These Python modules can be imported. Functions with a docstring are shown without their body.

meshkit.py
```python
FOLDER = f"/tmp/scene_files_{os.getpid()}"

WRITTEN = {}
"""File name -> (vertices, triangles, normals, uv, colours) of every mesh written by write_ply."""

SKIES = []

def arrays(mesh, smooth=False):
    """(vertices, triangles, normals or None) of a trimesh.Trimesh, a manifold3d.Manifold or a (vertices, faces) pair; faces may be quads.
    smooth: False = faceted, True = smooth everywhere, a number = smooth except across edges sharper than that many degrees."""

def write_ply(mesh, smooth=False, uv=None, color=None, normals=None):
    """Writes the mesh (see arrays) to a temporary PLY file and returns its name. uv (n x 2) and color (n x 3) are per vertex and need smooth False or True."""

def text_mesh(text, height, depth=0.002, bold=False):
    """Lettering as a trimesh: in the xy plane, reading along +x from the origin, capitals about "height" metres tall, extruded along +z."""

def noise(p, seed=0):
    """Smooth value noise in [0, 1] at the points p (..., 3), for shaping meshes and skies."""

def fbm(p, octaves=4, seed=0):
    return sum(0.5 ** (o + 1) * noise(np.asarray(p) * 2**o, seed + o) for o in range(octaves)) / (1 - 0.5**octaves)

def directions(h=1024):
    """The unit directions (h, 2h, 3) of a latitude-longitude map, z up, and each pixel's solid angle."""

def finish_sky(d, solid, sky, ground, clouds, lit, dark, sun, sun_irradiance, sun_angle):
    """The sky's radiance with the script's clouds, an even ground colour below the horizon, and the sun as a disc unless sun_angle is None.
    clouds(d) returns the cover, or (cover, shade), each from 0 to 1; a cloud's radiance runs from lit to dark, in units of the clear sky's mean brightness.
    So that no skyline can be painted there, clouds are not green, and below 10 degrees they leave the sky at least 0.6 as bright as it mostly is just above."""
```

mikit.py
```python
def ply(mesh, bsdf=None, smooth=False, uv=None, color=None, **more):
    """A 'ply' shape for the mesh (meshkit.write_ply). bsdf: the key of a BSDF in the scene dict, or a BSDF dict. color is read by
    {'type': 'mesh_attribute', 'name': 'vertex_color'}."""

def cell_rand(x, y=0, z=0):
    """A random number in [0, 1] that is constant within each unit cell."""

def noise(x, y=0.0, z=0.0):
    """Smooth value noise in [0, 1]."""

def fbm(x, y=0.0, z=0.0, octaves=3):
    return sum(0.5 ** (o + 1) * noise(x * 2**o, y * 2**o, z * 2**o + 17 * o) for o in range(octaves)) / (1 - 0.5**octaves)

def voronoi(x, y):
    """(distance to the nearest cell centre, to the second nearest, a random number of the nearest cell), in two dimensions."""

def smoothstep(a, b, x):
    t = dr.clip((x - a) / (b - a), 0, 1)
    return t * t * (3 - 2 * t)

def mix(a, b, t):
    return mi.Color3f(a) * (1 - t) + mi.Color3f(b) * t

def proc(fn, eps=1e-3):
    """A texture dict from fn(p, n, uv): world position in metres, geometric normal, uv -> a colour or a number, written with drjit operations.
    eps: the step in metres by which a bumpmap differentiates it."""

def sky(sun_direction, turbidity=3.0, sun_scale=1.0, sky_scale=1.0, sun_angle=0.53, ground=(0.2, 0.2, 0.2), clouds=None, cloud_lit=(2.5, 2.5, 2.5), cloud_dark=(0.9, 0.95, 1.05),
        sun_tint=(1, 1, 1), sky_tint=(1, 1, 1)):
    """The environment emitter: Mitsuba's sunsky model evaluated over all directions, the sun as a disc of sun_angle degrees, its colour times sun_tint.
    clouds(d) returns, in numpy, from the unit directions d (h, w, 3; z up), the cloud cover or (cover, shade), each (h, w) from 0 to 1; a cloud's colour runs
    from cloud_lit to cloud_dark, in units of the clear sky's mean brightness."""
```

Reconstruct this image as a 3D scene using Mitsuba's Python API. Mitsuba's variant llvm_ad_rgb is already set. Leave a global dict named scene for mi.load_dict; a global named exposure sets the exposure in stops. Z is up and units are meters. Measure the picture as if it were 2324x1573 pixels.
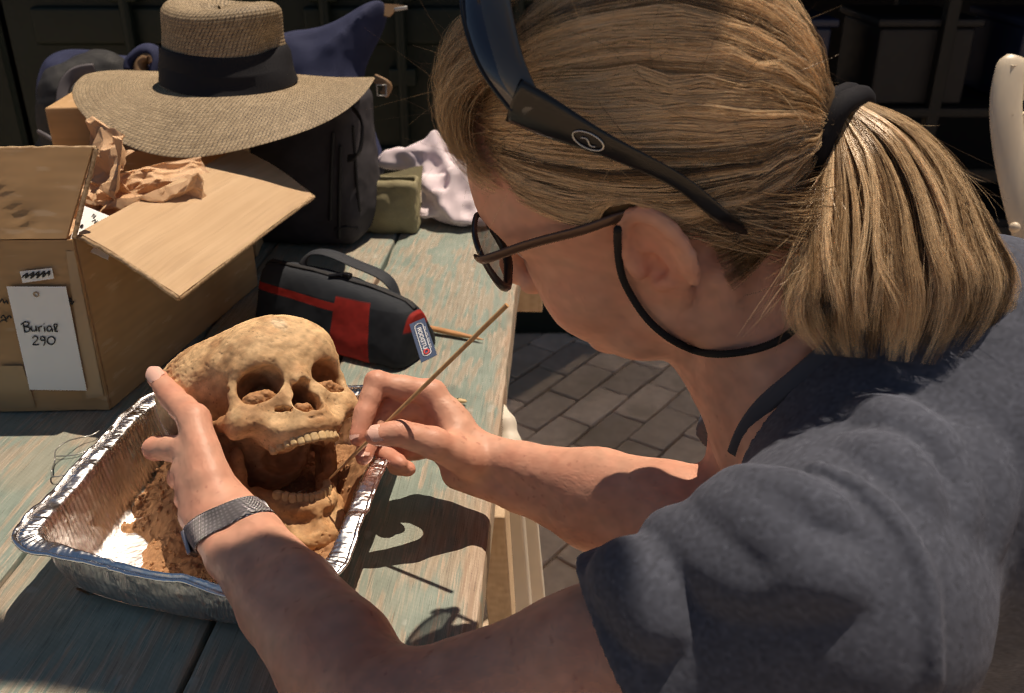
import math, os
import numpy as np, trimesh, drjit as dr, mitsuba as mi, mikit, meshkit
from mikit import noise, fbm, voronoi, cell_rand, smoothstep, mix, proc

T = mi.ScalarTransform4f
scene, labels = {}, {}
# ---------------------------------------------------------------- camera, light, exposure
CAM, PITCH, FOC = np.array([0.0, 0.0, 1.27]), math.radians(26.3), 2113.0   # FOC: focal length in pixels of a 2324 pixel wide picture
FWD, UPV = np.array([0, math.cos(PITCH), -math.sin(PITCH)]), np.array([0, math.sin(PITCH), math.cos(PITCH)])
scene['camera'] = {'type': 'thinlens', 'fov': math.degrees(2 * math.atan(1162 / FOC)), 'fov_axis': 'x',
                   'aperture_radius': 0.0014, 'focus_distance': 0.70, 'near_clip': 0.02, 'far_clip': 60.0,
                   'to_world': T().look_at(CAM.tolist(), (CAM + FWD).tolist(), [0, 0, 1])}
SUN = (0.20, 0.25, 1.0)
scene['sky'] = mikit.sky(SUN, turbidity=3, sky_scale=0.50, sky_tint=(1.05, .92, .79))
exposure = 1.72
# ---------------------------------------------------------------- measuring: a direction of view to a place in the world
def P(u, v, d):
    return CAM + d * (FWD + (u - 1162) / FOC * np.array([1.0, 0, 0]) - (v - 786.5) / FOC * UPV)
def PZ(u, v, z):
    r = FWD + (u - 1162) / FOC * np.array([1.0, 0, 0]) - (v - 786.5) / FOC * UPV
    return CAM + r * ((z - CAM[2]) / r[2])
def unit(a):
    a = np.asarray(a, float)
    return a / np.linalg.norm(a)
rng = np.random.default_rng(7)
# ---------------------------------------------------------------- scene helpers
def num(key):
    k, n = key, 0
    while k in scene or k in labels or any(s.startswith(k + '__') for s in scene):
        n += 1
        k = f'{key}_{n:03d}'
    return k
GROW = 1.09       # the arms, the hands and the skull were measured a little too near: this moves them out to their true distance and size
NEARER = ('person', 'human_skull', 'wristwatch', 'wooden_stick')
def grown(key, v):
    v = np.asarray(v, float)
    top = key.split('__')[0]
    if top not in NEARER:
        return v
    if top != 'person':
        return CAM + GROW * (v - CAM)
    s = lambda a, b, x: np.clip((x - a) / (b - a), 0, 1) ** 2 * (3 - 2 * np.clip((x - a) / (b - a), 0, 1))
    w = s(.18, .0, v[:, 0]) * (1 - (1 - s(.975, .925, v[:, 2])) * s(.42, .53, v[:, 1]))
    return CAM + (1 + (GROW - 1) * w)[:, None] * (v - CAM)
def add(key, mesh, bsdf, smooth=False, uv=None, color=None, **more):
    k = num(key)
    if k.split('__')[0] in NEARER:
        mesh = mk(grown(k, mesh.vertices), mesh.faces)
    scene[k] = mikit.ply(mesh, bsdf, smooth=smooth, uv=uv, color=color, **more)
    return k
def tag(key, label, cat=None, group=None, kind=None):
    labels[key] = {a: b for a, b in (('label', label), ('category', cat), ('group', group), ('kind', kind)) if b}
def rgb(r, g, b):
    return {'type': 'rgb', 'value': [r, g, b]}
VC = {'type': 'mesh_attribute', 'name': 'vertex_color'}
def pbr(key, color, rough=0.6, two=True, bump=None, bscale=1.0, **kw):
    b = {'type': 'principled', 'base_color': color if isinstance(color, dict) else rgb(*color), 'roughness': rough, **kw}
    if bump is not None:
        b = {'type': 'bumpmap', 'arbitrary': bump, 'scale': bscale, 'bsdf': b}
    if two:
        b = {'type': 'twosided', 'bsdf': b}
    scene[key] = b
    return key
# ---------------------------------------------------------------- mesh helpers
def cat(*ms):
    return trimesh.util.concatenate([m for m in ms])
def mk(v, f):
    return trimesh.Trimesh(np.asarray(v, float), np.asarray(f, int), process=False)
def tube(pts, rad, n=8, closed=False, caps=True, flat=None):
    """A tube along a polyline; flat = (normal, factor) flattens the section along normal."""
    p = np.asarray(pts, float)
    m = len(p)
    rad = np.broadcast_to(np.asarray(rad, float), (m,))
    t = (np.roll(p, -1, 0) - np.roll(p, 1, 0)) if closed else np.gradient(p, axis=0)
    t /= np.linalg.norm(t, axis=1, keepdims=True) + 1e-12
    a = np.zeros_like(p)
    a0 = np.cross(t[0], [0, 0, 1.0] if abs(t[0, 2]) < .9 else [1.0, 0, 0])
    for i in range(m):
        a0 = a0 - t[i] * (a0 @ t[i])
        a0 = a0 / (np.linalg.norm(a0) + 1e-12)
        a[i] = a0
    if flat is not None:
        nn = np.broadcast_to(np.asarray(flat[0], float), (m, 3))
        nn = nn - t * (nn * t).sum(1, keepdims=True)
        a = nn / (np.linalg.norm(nn, axis=1, keepdims=True) + 1e-12)
    b = np.cross(t, a)
    ang = np.arange(n) * 2 * np.pi / n
    ka = flat[1] if flat is not None else 1.0
    v = p[:, None] + rad[:, None, None] * (ka * np.cos(ang)[None, :, None] * a[:, None] + np.sin(ang)[None, :, None] * b[:, None])
    v = v.reshape(-1, 3)
    i, j = np.meshgrid(np.arange(m if closed else m - 1), np.arange(n), indexing='ij')
    i2 = (i + 1) % m
    q = np.stack([i * n + j, i * n + (j + 1) % n, i2 * n + (j + 1) % n, i2 * n + j], -1).reshape(-1, 4)
    f = np.vstack([q[:, [0, 1, 2]], q[:, [0, 2, 3]]])
    if caps and not closed:
        v = np.vstack([v, p[:1], p[-1:]])
        j = np.arange(n)
        f = np.vstack([f, np.stack([j * 0 + m * n, (j + 1) % n, j], 1), np.stack([j * 0 + m * n + 1, (m - 1) * n + j, (m - 1) * n + (j + 1) % n], 1)])
    return mk(v, f)
def spline(pts, n, closed=False):
    """Catmull-Rom through the points, n samples."""
    from scipy.interpolate import CubicSpline
    p = np.asarray(pts, float)
    if closed:
        p = np.vstack([p, p[:1]])
    s = np.concatenate([[0], np.cumsum(np.linalg.norm(np.diff(p[:, :3], axis=0), axis=1) ** .7 + 1e-9)])
    c = CubicSpline(s, p, bc_type='periodic' if closed else 'natural')
    return c(np.linspace(0, s[-1], n, endpoint=not closed))
def grid(P3, flip=False, closed_u=False):
    """Quad sheet from an (m, n, 3) array; returns mesh with m*n vertices."""
    m, n = P3.shape[:2]
    i, j = np.meshgrid(np.arange(m if closed_u else m - 1), np.arange(n - 1), indexing='ij')
    i2 = (i + 1) % m
    q = np.stack([i * n + j, i2 * n + j, i2 * n + j + 1, i * n + j + 1], -1).reshape(-1, 4)
    if flip:
        q = q[:, ::-1]
    return mk(P3.reshape(-1, 3), np.vstack([q[:, [0, 1, 2]], q[:, [0, 2, 3]]]))
def slab(P3, th):
    """A thin sheet with thickness: the grid, its offset along vertex normals, and walls."""
    m, n = P3.shape[:2]
    g = grid(P3)
    nv = meshkit.arrays(g, True)[2].reshape(m, n, 3)
    Q3 = P3 - nv * th
    b = grid(Q3, flip=True)
    r = np.concatenate([np.arange(m) * n, (m - 1) * n + np.arange(1, n), np.arange(m - 2, -1, -1) * n + n - 1, np.arange(n - 2, 0, -1)])
    r2 = np.roll(r, -1)
    k = m * n
    w = np.vstack([np.stack([r, r + k, r2], 1), np.stack([r2, r + k, r2 + k], 1)])
    out = mk(np.vstack([P3.reshape(-1, 3), Q3.reshape(-1, 3)]), np.vstack([g.faces, b.faces + k, w[:, ::-1]]))
    if out.volume < 0:
        out.faces = out.faces[:, ::-1]
    return out
def rbox(sx, sy, sz, r=0.002, seg=2):
    """A box with rounded edges, centred, full sizes."""
    import manifold3d as m3
    s = m3.Manifold.sphere(r, 8 if seg < 3 else 16)
    h = np.array([sx, sy, sz]) / 2 - r
    parts = [s.translate([h[0] * a, h[1] * b, h[2] * c]) for a in (-1, 1) for b in (-1, 1) for c in (-1, 1)]
    mm = m3.Manifold.batch_hull(parts).to_mesh()
    return mk(mm.vert_properties[:, :3], mm.tri_verts)
def frame(x, y, z, o=(0, 0, 0)):
    M = np.eye(4)
    M[:3, 0], M[:3, 1], M[:3, 2], M[:3, 3] = x, y, z, o
    return M
def moved(m, M):
    m = m.copy()
    m.apply_transform(M)
    return m
def rotm(axis, deg):
    return trimesh.transformations.rotation_matrix(math.radians(deg), axis)
# ---------------------------------------------------------------- implicit shapes, meshed by surface nets
F4 = np.float32
def cone(a, b, ra, rb):
    a, b = np.asarray(a, F4), np.asarray(b, F4)
    ba = b - a
    L = max(float(ba @ ba), 1e-12)
    def fn(p):
        pa = p - a
        h = np.clip((pa @ ba) / F4(L), 0, 1)
        return np.sqrt(((pa - h[:, None] * ba) ** 2).sum(1)) - (F4(ra) + F4(rb - ra) * h)
    return fn
def ell(c, r, R=None):
    c, r = np.asarray(c, F4), np.asarray(r, F4)
    M = None if R is None else np.asarray(R, F4)          # columns: the ellipsoid's axes
    def fn(p):
        q = p - c
        if M is not None:
            q = q @ M
        k0 = np.sqrt(((q / r) ** 2).sum(1))
        k1 = np.sqrt(((q / (r * r)) ** 2).sum(1))
        return np.where(k0 > 1e-3, k0 * (k0 - 1) / np.maximum(k1, 1e-6), -r.min())
    return fn
def boxf(c, h, R=None, r=0.002):
    c, h = np.asarray(c, F4), np.asarray(h, F4) - F4(r)
    M = None if R is None else np.asarray(R, F4)
    def fn(p):
        q = p - c
        if M is not None:
            q = q @ M
        q = np.abs(q) - h
        return np.sqrt((np.maximum(q, 0) ** 2).sum(1)) + np.minimum(q.max(1), 0) - F4(r)
    return fn
def half(c, n):
    c, n = np.asarray(c, F4), unit(n).astype(F4)
    return lambda p: (p - c) @ n
class Sdf:
    def __init__(s):
        s.ops = []
    def u(s, fn, k=0.004):
        s.ops.append((fn, k, 0))
    def s(s, fn, k=0.004):
        s.ops.append((fn, k, 1))
    def i(s, fn, k=0.002):
        s.ops.append((fn, k, 2))
    def chain(s, pts, rad, k=0.004, sub=False):
        pts = [np.asarray(q, float) for q in pts]
        rad = np.broadcast_to(np.asarray(rad, float), (len(pts),))
        for a, b, ra, rb in zip(pts[:-1], pts[1:], rad[:-1], rad[1:]):
            (s.s if sub else s.u)(cone(a, b, ra, rb), k)
    def eval(s, X, near):
        """X (M, n, 3) blocks; near: half diagonal of a block."""
        M, n = X.shape[:2]
        C = X.mean(1).astype(F4)
        D = np.full((M, n), 1.0, F4)
        for fn, k, mode in s.ops:
            c = fn(C)
            w = np.ones(M, bool) if mode == 2 else c < near * 1.7 + k + 0.004
            w = np.nonzero(w)[0]
            for part in np.array_split(w, max(1, len(w) * n // 1_500_000)):
                if not len(part):
                    continue
                e = fn(X[part].reshape(-1, 3)).reshape(len(part), n).astype(F4)
                d = D[part]
                if mode == 0:
                    h = np.maximum(k - np.abs(d - e), 0) / k
                    D[part] = np.minimum(d, e) - h * h * (k / 4)
                else:
                    e = -e if mode == 1 else e
                    h = np.maximum(k - np.abs(d - e), 0) / k
                    D[part] = np.maximum(d, e) + h * h * (k / 4)
        return D
    def mesh(s, lo, hi, h, post=None):
        B = 8
        lo, hi = np.asarray(lo, float), np.asarray(hi, float)
        nb = np.ceil((hi - lo) / (h * B)).astype(int) + 1
        bi = np.stack(np.meshgrid(*[np.arange(k) for k in nb], indexing='ij'), -1).reshape(-1, 3)
        cen = (lo + (bi * B + (B - 1) / 2) * h).astype(F4)
        rad = h * B * 0.87
        coarse = s.eval(cen[:, None], rad)[:, 0]
        act = np.abs(coarse) < rad * 1.35 + 0.006
        D = np.repeat(np.repeat(np.repeat(coarse.reshape(nb), B, 0), B, 1), B, 2)
        off = np.stack(np.meshgrid(*[np.arange(B)] * 3, indexing='ij'), -1).reshape(-1, 3)
        for part in np.array_split(np.nonzero(act)[0], max(1, int(act.sum()) // 3000)):
            ii = bi[part][:, None] * B + off[None]
            X = (lo + ii * h).astype(F4)
            d = s.eval(X, rad)
            if post is not None:
                d = post(X.reshape(-1, 3), d.reshape(-1)).reshape(d.shape)
            D[ii[..., 0], ii[..., 1], ii[..., 2]] = d
        return surfnet(D, lo, h)
def surfnet(D, lo, h):
    S = D < 0
    c = np.zeros(tuple(k - 1 for k in D.shape), np.uint8)
    sl = lambda a, b, e: S[a:S.shape[0] - 1 + a, b:S.shape[1] - 1 + b, e:S.shape[2] - 1 + e]
    for a, b, e in np.ndindex(2, 2, 2):
        c += sl(a, b, e)
    I = np.stack(np.nonzero((c > 0) & (c < 8)), 1)
    ids = np.full(c.shape, -1, np.int32)
    ids[I[:, 0], I[:, 1], I[:, 2]] = np.arange(len(I))
    val = {o: D[I[:, 0] + o[0], I[:, 1] + o[1], I[:, 2] + o[2]] for o in np.ndindex(2, 2, 2)}
    pos, cnt = np.zeros((len(I), 3)), np.zeros(len(I))
    for ax in range(3):
        for o in np.ndindex(2, 2, 2):
            if o[ax]:
                continue
            o2 = tuple(1 if k == ax else o[k] for k in range(3))
            a, b = val[o], val[o2]
            cr = (a < 0) != (b < 0)
            t = np.where(cr, a / np.where(cr, a - b, 1), 0)
            q = np.tile(np.array(o, float), (len(I), 1))
            q[:, ax] += t
            pos[cr] += q[cr]
            cnt[cr] += 1
    V = lo + (I + pos / cnt[:, None]) * h
    F = []
    for ax in range(3):
        A = np.moveaxis(S, ax, 0)
        ch = np.moveaxis(A[:-1] != A[1:], 0, ax)
        E = np.stack(np.nonzero(ch), 1)
        b, e = (ax + 1) % 3, (ax + 2) % 3
        lim = np.array(c.shape)
        E = E[(E[:, b] > 0) & (E[:, e] > 0) & (E[:, b] < lim[b]) & (E[:, e] < lim[e])]
        def cell(db, de):
            J = E.copy()
            J[:, b] += db
            J[:, e] += de
            return ids[J[:, 0], J[:, 1], J[:, 2]]
        q = np.stack([cell(-1, -1), cell(0, -1), cell(0, 0), cell(-1, 0)], 1)
        q = q[(q >= 0).all(1)] if len(q) else q
        ins = S[E[:, 0], E[:, 1], E[:, 2]] if len(E) else np.zeros(0, bool)
        good = (np.stack([cell(-1, -1), cell(0, -1), cell(0, 0), cell(-1, 0)], 1) >= 0).all(1) if len(E) else ins
        ins = ins[good]
        q = np.where(ins[:, None], q, q[:, ::-1])
        F.append(np.vstack([q[:, [0, 1, 2]], q[:, [0, 2, 3]]]))
    return mk(V, np.vstack(F))
def vnormals(m):
    return meshkit.arrays(m, True)[2]
def relax(m, it=2, lam=0.5):
    """A few Laplacian steps (takes the stair-steps out of a surface net)."""
    import scipy.sparse as sp
    n = len(m.vertices)
    e = np.vstack([m.faces[:, [0, 1]], m.faces[:, [1, 2]], m.faces[:, [2, 0]]])
    A = sp.coo_matrix((np.ones(len(e)), (e[:, 0], e[:, 1])), (n, n)).tocsr()
    A = ((A + A.T) > 0).astype(float)
    A = sp.diags(1 / np.maximum(np.asarray(A.sum(1)).ravel(), 1)) @ A
    v = m.vertices.copy()
    for _ in range(it):
        v = v + lam * (A @ v - v)
        v = v - lam * 1.02 * (A @ v - v) * 0.9
    return mk(v, m.faces)
# ================================================================ the skull
SK_M = np.array([[-0.77225931, 0.54717609, -0.32282175], [-0.60571593, -0.48087507, 0.63393011], [0.19163447, 0.68509671, 0.70279352]])
SK_S = 0.89
SK_T = CAM + SK_S * (np.array([-0.23377197, 0.76812074, 0.80250604]) - CAM)
SK = np.eye(4); SK[:3, :3] = SK_M * SK_S; SK[:3, 3] = SK_T      # skull space (x: its right, y: forward, z: up) to the world
def skw(p):
    return np.asarray(p, float) @ SK[:3, :3].T + SK[:3, 3]
def skull_sdf():
    S = Sdf()
    S.u(ell((0, -.012, .040), (.073, .079, .060)), .01)
    S.u(ell((-.004, .033, .046), (.060, .054, .051)), .02)                 # frontal
    S.u(ell((-.004, .054, .050), (.044, .037, .032)), .02)
    for s in (-1, 1):
        S.u(ell((s * .041, -.038, .050), (.040, .045, .042)), .02)     # parietal
        S.u(ell((s * .026, .060, .050), (.022, .026, .021)), .018)     # frontal eminence
    S.u(ell((0, -.05, .02), (.045, .04, .036)), .02)
    S.u(ell((.047, -.010, .052), (.034, .044, .034)), .03)
    S.u(ell((0, -.0, .0), (.040, .05, .03)), .02)                      # base
    S.u(ell((0, -.016, -.022), (.036, .040, .034)), .015)
    for s in (-1, 1):
        # the hollow of the temple behind the brow, then what stands out again
        S.s(ell((s * .0785, .040, .008), (.0195, .026, .034)), .014)
        S.u(cone((s * .012, .083, .0385), (s * .030, .0825, .0435), .0062, .0058), .008)
        S.u(cone((s * .030, .0825, .0435), (s * .046, .0715, .0375), .0056, .0050), .007)
        S.u(cone((s * .046, .0715, .0375), (s * .0515, .062, .021), .0052, .0050), .006)
        S.u(cone((s * .0515, .062, .021), (s * .051, .063, .002), .0055, .0080), .006)
        S.u(cone((s * .0485, .063, .036), (s * .0545, .046, .055), .0040, .0034), .008)   # temporal line
        S.u(cone((s * .052, .045, .056), (s * .054, .015, .075), .0030, .0020), .012)
        # cheek bone and arch
        S.u(cone((s * .030, .071, -.012), (s * .050, .061, -.010), .0140, .0140), .010)
        S.u(cone((s * .050, .060, -.008), (s * .060, .046, -.003), .0105, .0068), .008)
        S.u(cone((s * .043, .060, -.025), (s * .053, .056, -.014), .0065, .0085), .008)
        S.u(cone((s * .060, .046, -.003), (s * .066, .026, .002), .0060, .0045), .004)
        if s > 0:
            S.u(cone((s * .066, .026, .002), (s * .065, .002, .005), .0045, .0055), .005)
        # lower rim of the orbit, frontal process of the upper jaw
        S.u(cone((s * .051, .064, .000), (s * .033, .0755, -.002), .0055, .0052), .006)
        S.u(cone((s * .033, .0755, -.002), (s * .0165, .080, .006), .0052, .0048), .006)
        S.u(cone((s * .0105, .083, .031), (s * .0165, .0795, .006), .0062, .0055), .006)
        S.u(cone((s * .0165, .0785, .006), (s * .0215, .076, -.018), .0052, .0085), .012)
        S.u(ell((s * .0240, .066, -.021), (.0125, .017, .0120)), .012)
        S.u(ell((s * .050, -.005, -.012), (.012, .014, .020)), .010)   # mastoid
    # upper jaw
    S.u(ell((0, .058, -.016), (.037, .0325, .026)), .016)
    S.u(ell((0, .066, -.022), (.030, .026, .022)), .014)
    th = np.linspace(-1.35, 1.35, 13)
    arch = np.stack([.030 * np.sin(th), .046 + .044 * np.cos(th) ** .8, -.0275 + .003 * np.sin(th) ** 2], 1)
    S.chain(arch, .0072, .006)
    S.chain(arch + [0, -.003, .010], .0085, .008)
    S.u(cone((0, .082, .034), (0, .0895, .017), .0072, .0058), .010)    # nasal bones
    for s in (-1, 1):
        S.u(cone((s * .0038, .0885, .019), (s * .0036, .0945, .0095), .0040, .0030), .006)
    # orbits, nose, canine hollows, palate
    for s in (-1, 1):
        S.s(ell((s * .0305, .073, .0190), (.0210, .022, .0168), rot3(z=-s * 14, y=s * 12)), .0035)
        S.s(ell((s * .0365, .078, .0160), (.0150, .018, .0130)), .004)
        S.s(cone((s * .028, .066, .019), (s * .017, .038, .018), .0140, .006), .004)
        S.s(ell((s * .030, .092, -.012), (.010, .0095, .009)), .012)
        S.s(ell((s * .048, .062, -.036), (.013, .022, .016)), .010)    # under the cheek bone
    S.s(ell((0, .088, .002), (.0080, .030, .0125)), .003)
    for s in (-1, 1):
        S.s(ell((s * .0052, .088, -.0085), (.0082, .034, .0100)), .003)
    S.u(cone((0, .068, .002), (.0005, .074, -.016), .0016, .0016), .003)  # septum
    S.u(cone((0, .084, -.0195), (0, .0945, -.0195), .0035, .0016), .004)  # nasal spine
    S.s(ell((0, .050, -.038), (.020, .034, .0135)), .004)              # palate
    S.s(ell((0, .020, -.036), (.024, .020, .016)), .006)
    # damage: holes beside the nose and the broken right cheek, chipped patch on the forehead
    for q, r in (((.022, .0845, -.0085), .0026), ((.0185, .0870, -.0095), .0022), ((.0150, .0885, -.0125), .0026), ((.0255, .0835, -.0075), .0020), ((.012, .0895, -.0150), .0018)):
        S.s(cone(q, np.array(q) - [0, .014, 0], r, r * .8), .0015)
    S.s(ell((-.057, .053, -.016), (.006, .012, .0045), rot3(y=25)), .003)
    S.s(ell((.056, .060, .0225), (.0045, .006, .0022), rot3(y=30)), .002)
    return S
def rot3(x=0, y=0, z=0):
    return (rotm([0, 0, 1], z) @ rotm([0, 1, 0], y) @ rotm([1, 0, 0], x))[:3, :3]
def bone_color(v, n, dirt):
    big = meshkit.fbm(v * 38, 4, 3)[:, None]
    mid = meshkit.fbm(v * 150, 3, 5)[:, None]
    fine = meshkit.noise(v * 900, 9)[:, None]
    c = np.array([.60, .42, .245]) * (1 - big) * 1.05 + np.array([.70, .53, .34]) * big * 1.05
    red = np.clip((meshkit.fbm(v * 42 + 9, 4, 21) - .46) * 5, 0, 1)[:, None]
    c = c * (1 - .62 * red) + np.array([.37, .195, .095]) * .62 * red
    c = c * (.50 + .74 * mid) * (.88 + .24 * fine) * np.array([.97, .875, .765])
    d = np.clip(dirt, 0, 1)[:, None]
    soil = np.array([.30, .145, .062]) * (.6 + .8 * mid)
    c = c * (1 - d) + soil * d
    pit = np.clip((meshkit.noise(v * 420, 31) - .80) * 8, 0, 1)[:, None] * np.clip((meshkit.fbm(v * 60, 2, 17) - .45) * 6, 0, 1)[:, None]
    return np.clip(c * (1 - .55 * pit), 0, 1)
def crack_lines(v, lines, w):
    """Depth of the nearest of the given polylines (skull space), 1 on the line."""
    out = np.zeros(len(v))
    for L in lines:
        L = np.asarray(L, float)
        for a, b in zip(L[:-1], L[1:]):
            out = np.maximum(out, np.clip(1 - (cone(a, b, 0, 0)(v.astype(F4)) / w), 0, 1))
    return out
def build_skull():
    m = relax(skull_sdf().mesh((-.088, -.105, -.07), (.095, .115, .13), .00115), 2)
    v, n = m.vertices, vnormals(m)
    jit = (np.stack([meshkit.fbm(v * 160 + k * 31, 3, k) for k in (1, 2, 3)], 1) - .5) * .006
    w = v + jit
    cracks = [[(.0, .090, .068), (.004, .083, .086), (-.001, .078, .092)], [(.006, .089, .066), (.010, .085, .078)],
              [(.046, .071, .030), (.053, .064, .022), (.058, .058, .018)], [(.012, .091, .045), (.020, .089, .050), (.031, .085, .050)],
              [(-.030, .080, -.010), (-.042, .072, -.005), (-.052, .062, -.006)], [(-.012, .0885, .046), (-.004, .091, .052), (.005, .091, .056)],
              [(.012, .093, -.022), (.006, .097, -.026), (-.006, .098, -.024), (-.016, .093, -.026)]]
    cracks += [[(.048, .058, .050), (.040, .066, .058), (.044, .058, .068)], [(.020, .0845, -.006), (.030, .080, -.010), (.038, .074, -.018)], [(-.026, .083, .050), (-.018, .088, .056), (-.022, .085, .064)], [(.058, .020, .060), (.050, .030, .074), (.036, .045, .082)]]
    ck = crack_lines(w, cracks, .0017)
    pits = np.clip((meshkit.noise(v * 380, 4) - .74) * 5, 0, 1) * np.clip((meshkit.fbm(v * 70, 2, 8) - .40) * 5, 0, 1)
    patch = np.clip(1.4 - np.linalg.norm((w - [.002, .086, .075]) / [.011, .02, .020], axis=1) * 1.4, 0, 1)
    chip = patch * np.clip((meshkit.fbm(v * 230, 3, 12) - .50) * 9, 0, 1)
    rough = np.clip((v[:, 0] - .045) / .02, 0, 1) * np.clip((v[:, 2] - .035) / .02, 0, 1) * np.clip((.045 - v[:, 1]) / .04, 0, 1)   # weathered right side
    rug = np.clip((meshkit.fbm(v * 260, 3, 14) - .42) * 3, 0, 1) * rough
    disp = (meshkit.fbm(v * 60, 3, 1) - .5) * .0016 + (meshkit.fbm(v * 260, 3, 2) - .5) * .0011 - ck * .0013 - pits * .0009 - chip * .0022 - rug * .0014
    ins = np.zeros(len(v))                                            # inside a hollow: soil clings there
    for s in (-1, 1):
        ins = np.maximum(ins, np.clip((1.02 - np.linalg.norm((v - [s * .031, .062, .017]) / [.0205, .0255, .0195], axis=1)) * 9, 0, 1))
        ins = np.maximum(ins, .9 * np.clip((1.30 - np.linalg.norm((v - [s * .066, .040, .005]) / [.018, .024, .026], axis=1)) * 2.0, 0, 1))
    ins = np.maximum(ins, np.clip((1.05 - np.linalg.norm((v - [0, .070, -.004]) / [.0145, .0225, .019], axis=1)) * 9, 0, 1))
    ins = np.maximum(ins, np.clip((-.034 - v[:, 2]) / .006, 0, 1) * np.clip((.075 - v[:, 1]) / .012, 0, 1))
    ins = np.maximum(ins, np.clip((.03 - v[:, 1]) / .03, 0, 1) * np.clip((.015 - v[:, 2]) / .02, 0, 1))
    col = bone_color(v, n, ins * .92)
    col = col * (1 - .5 * ck[:, None]) * (1 - .45 * (pits[:, None] * .6 + rug[:, None] * .5))
    pale = np.clip(patch * 1.6 - .5, 0, 1)[:, None] * .55
    col = col * (1 - pale) + np.array([.74, .62, .44]) * pale
    col *= 1 - .5 * (chip * .6)[:, None]
    m2 = mk(skw(v + n * disp[:, None]), m.faces)
    pbr('bone', VC, .72, specular=.35)
    add('human_skull__cranium', m2, 'bone', True, color=col)
    labels['human_skull'] = {'label': 'tan excavated human skull with wide open jaw, lying in the foil tray', 'category': 'skull'}
    # soil caked in the orbits and the nose
    for s in (-1, 1):
        S = Sdf()
        S.u(ell((s * .032, .064, .0045), (.0185, .0165, .0085), rot3(x=24)), .004)
        S.u(ell((s * .026, .050, .010), (.012, .010, .012)), .006)
        e = S.mesh((s * .032 - .025, .035, -.012), (s * .032 + .025, .085, .03), .0011)
        soil_piece('human_skull__orbit_soil', e, 6 + s)
    S = Sdf()
    S.u(ell((.0005, .072, -.0125), (.0125, .014, .0075), rot3(x=18)), .004)
    S.u(ell((0, .058, -.006), (.010, .008, .012)), .006)
    soil_piece('human_skull__nasal_soil', S.mesh((-.02, .045, -.026), (.02, .09, .012), .0011), 3)
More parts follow.
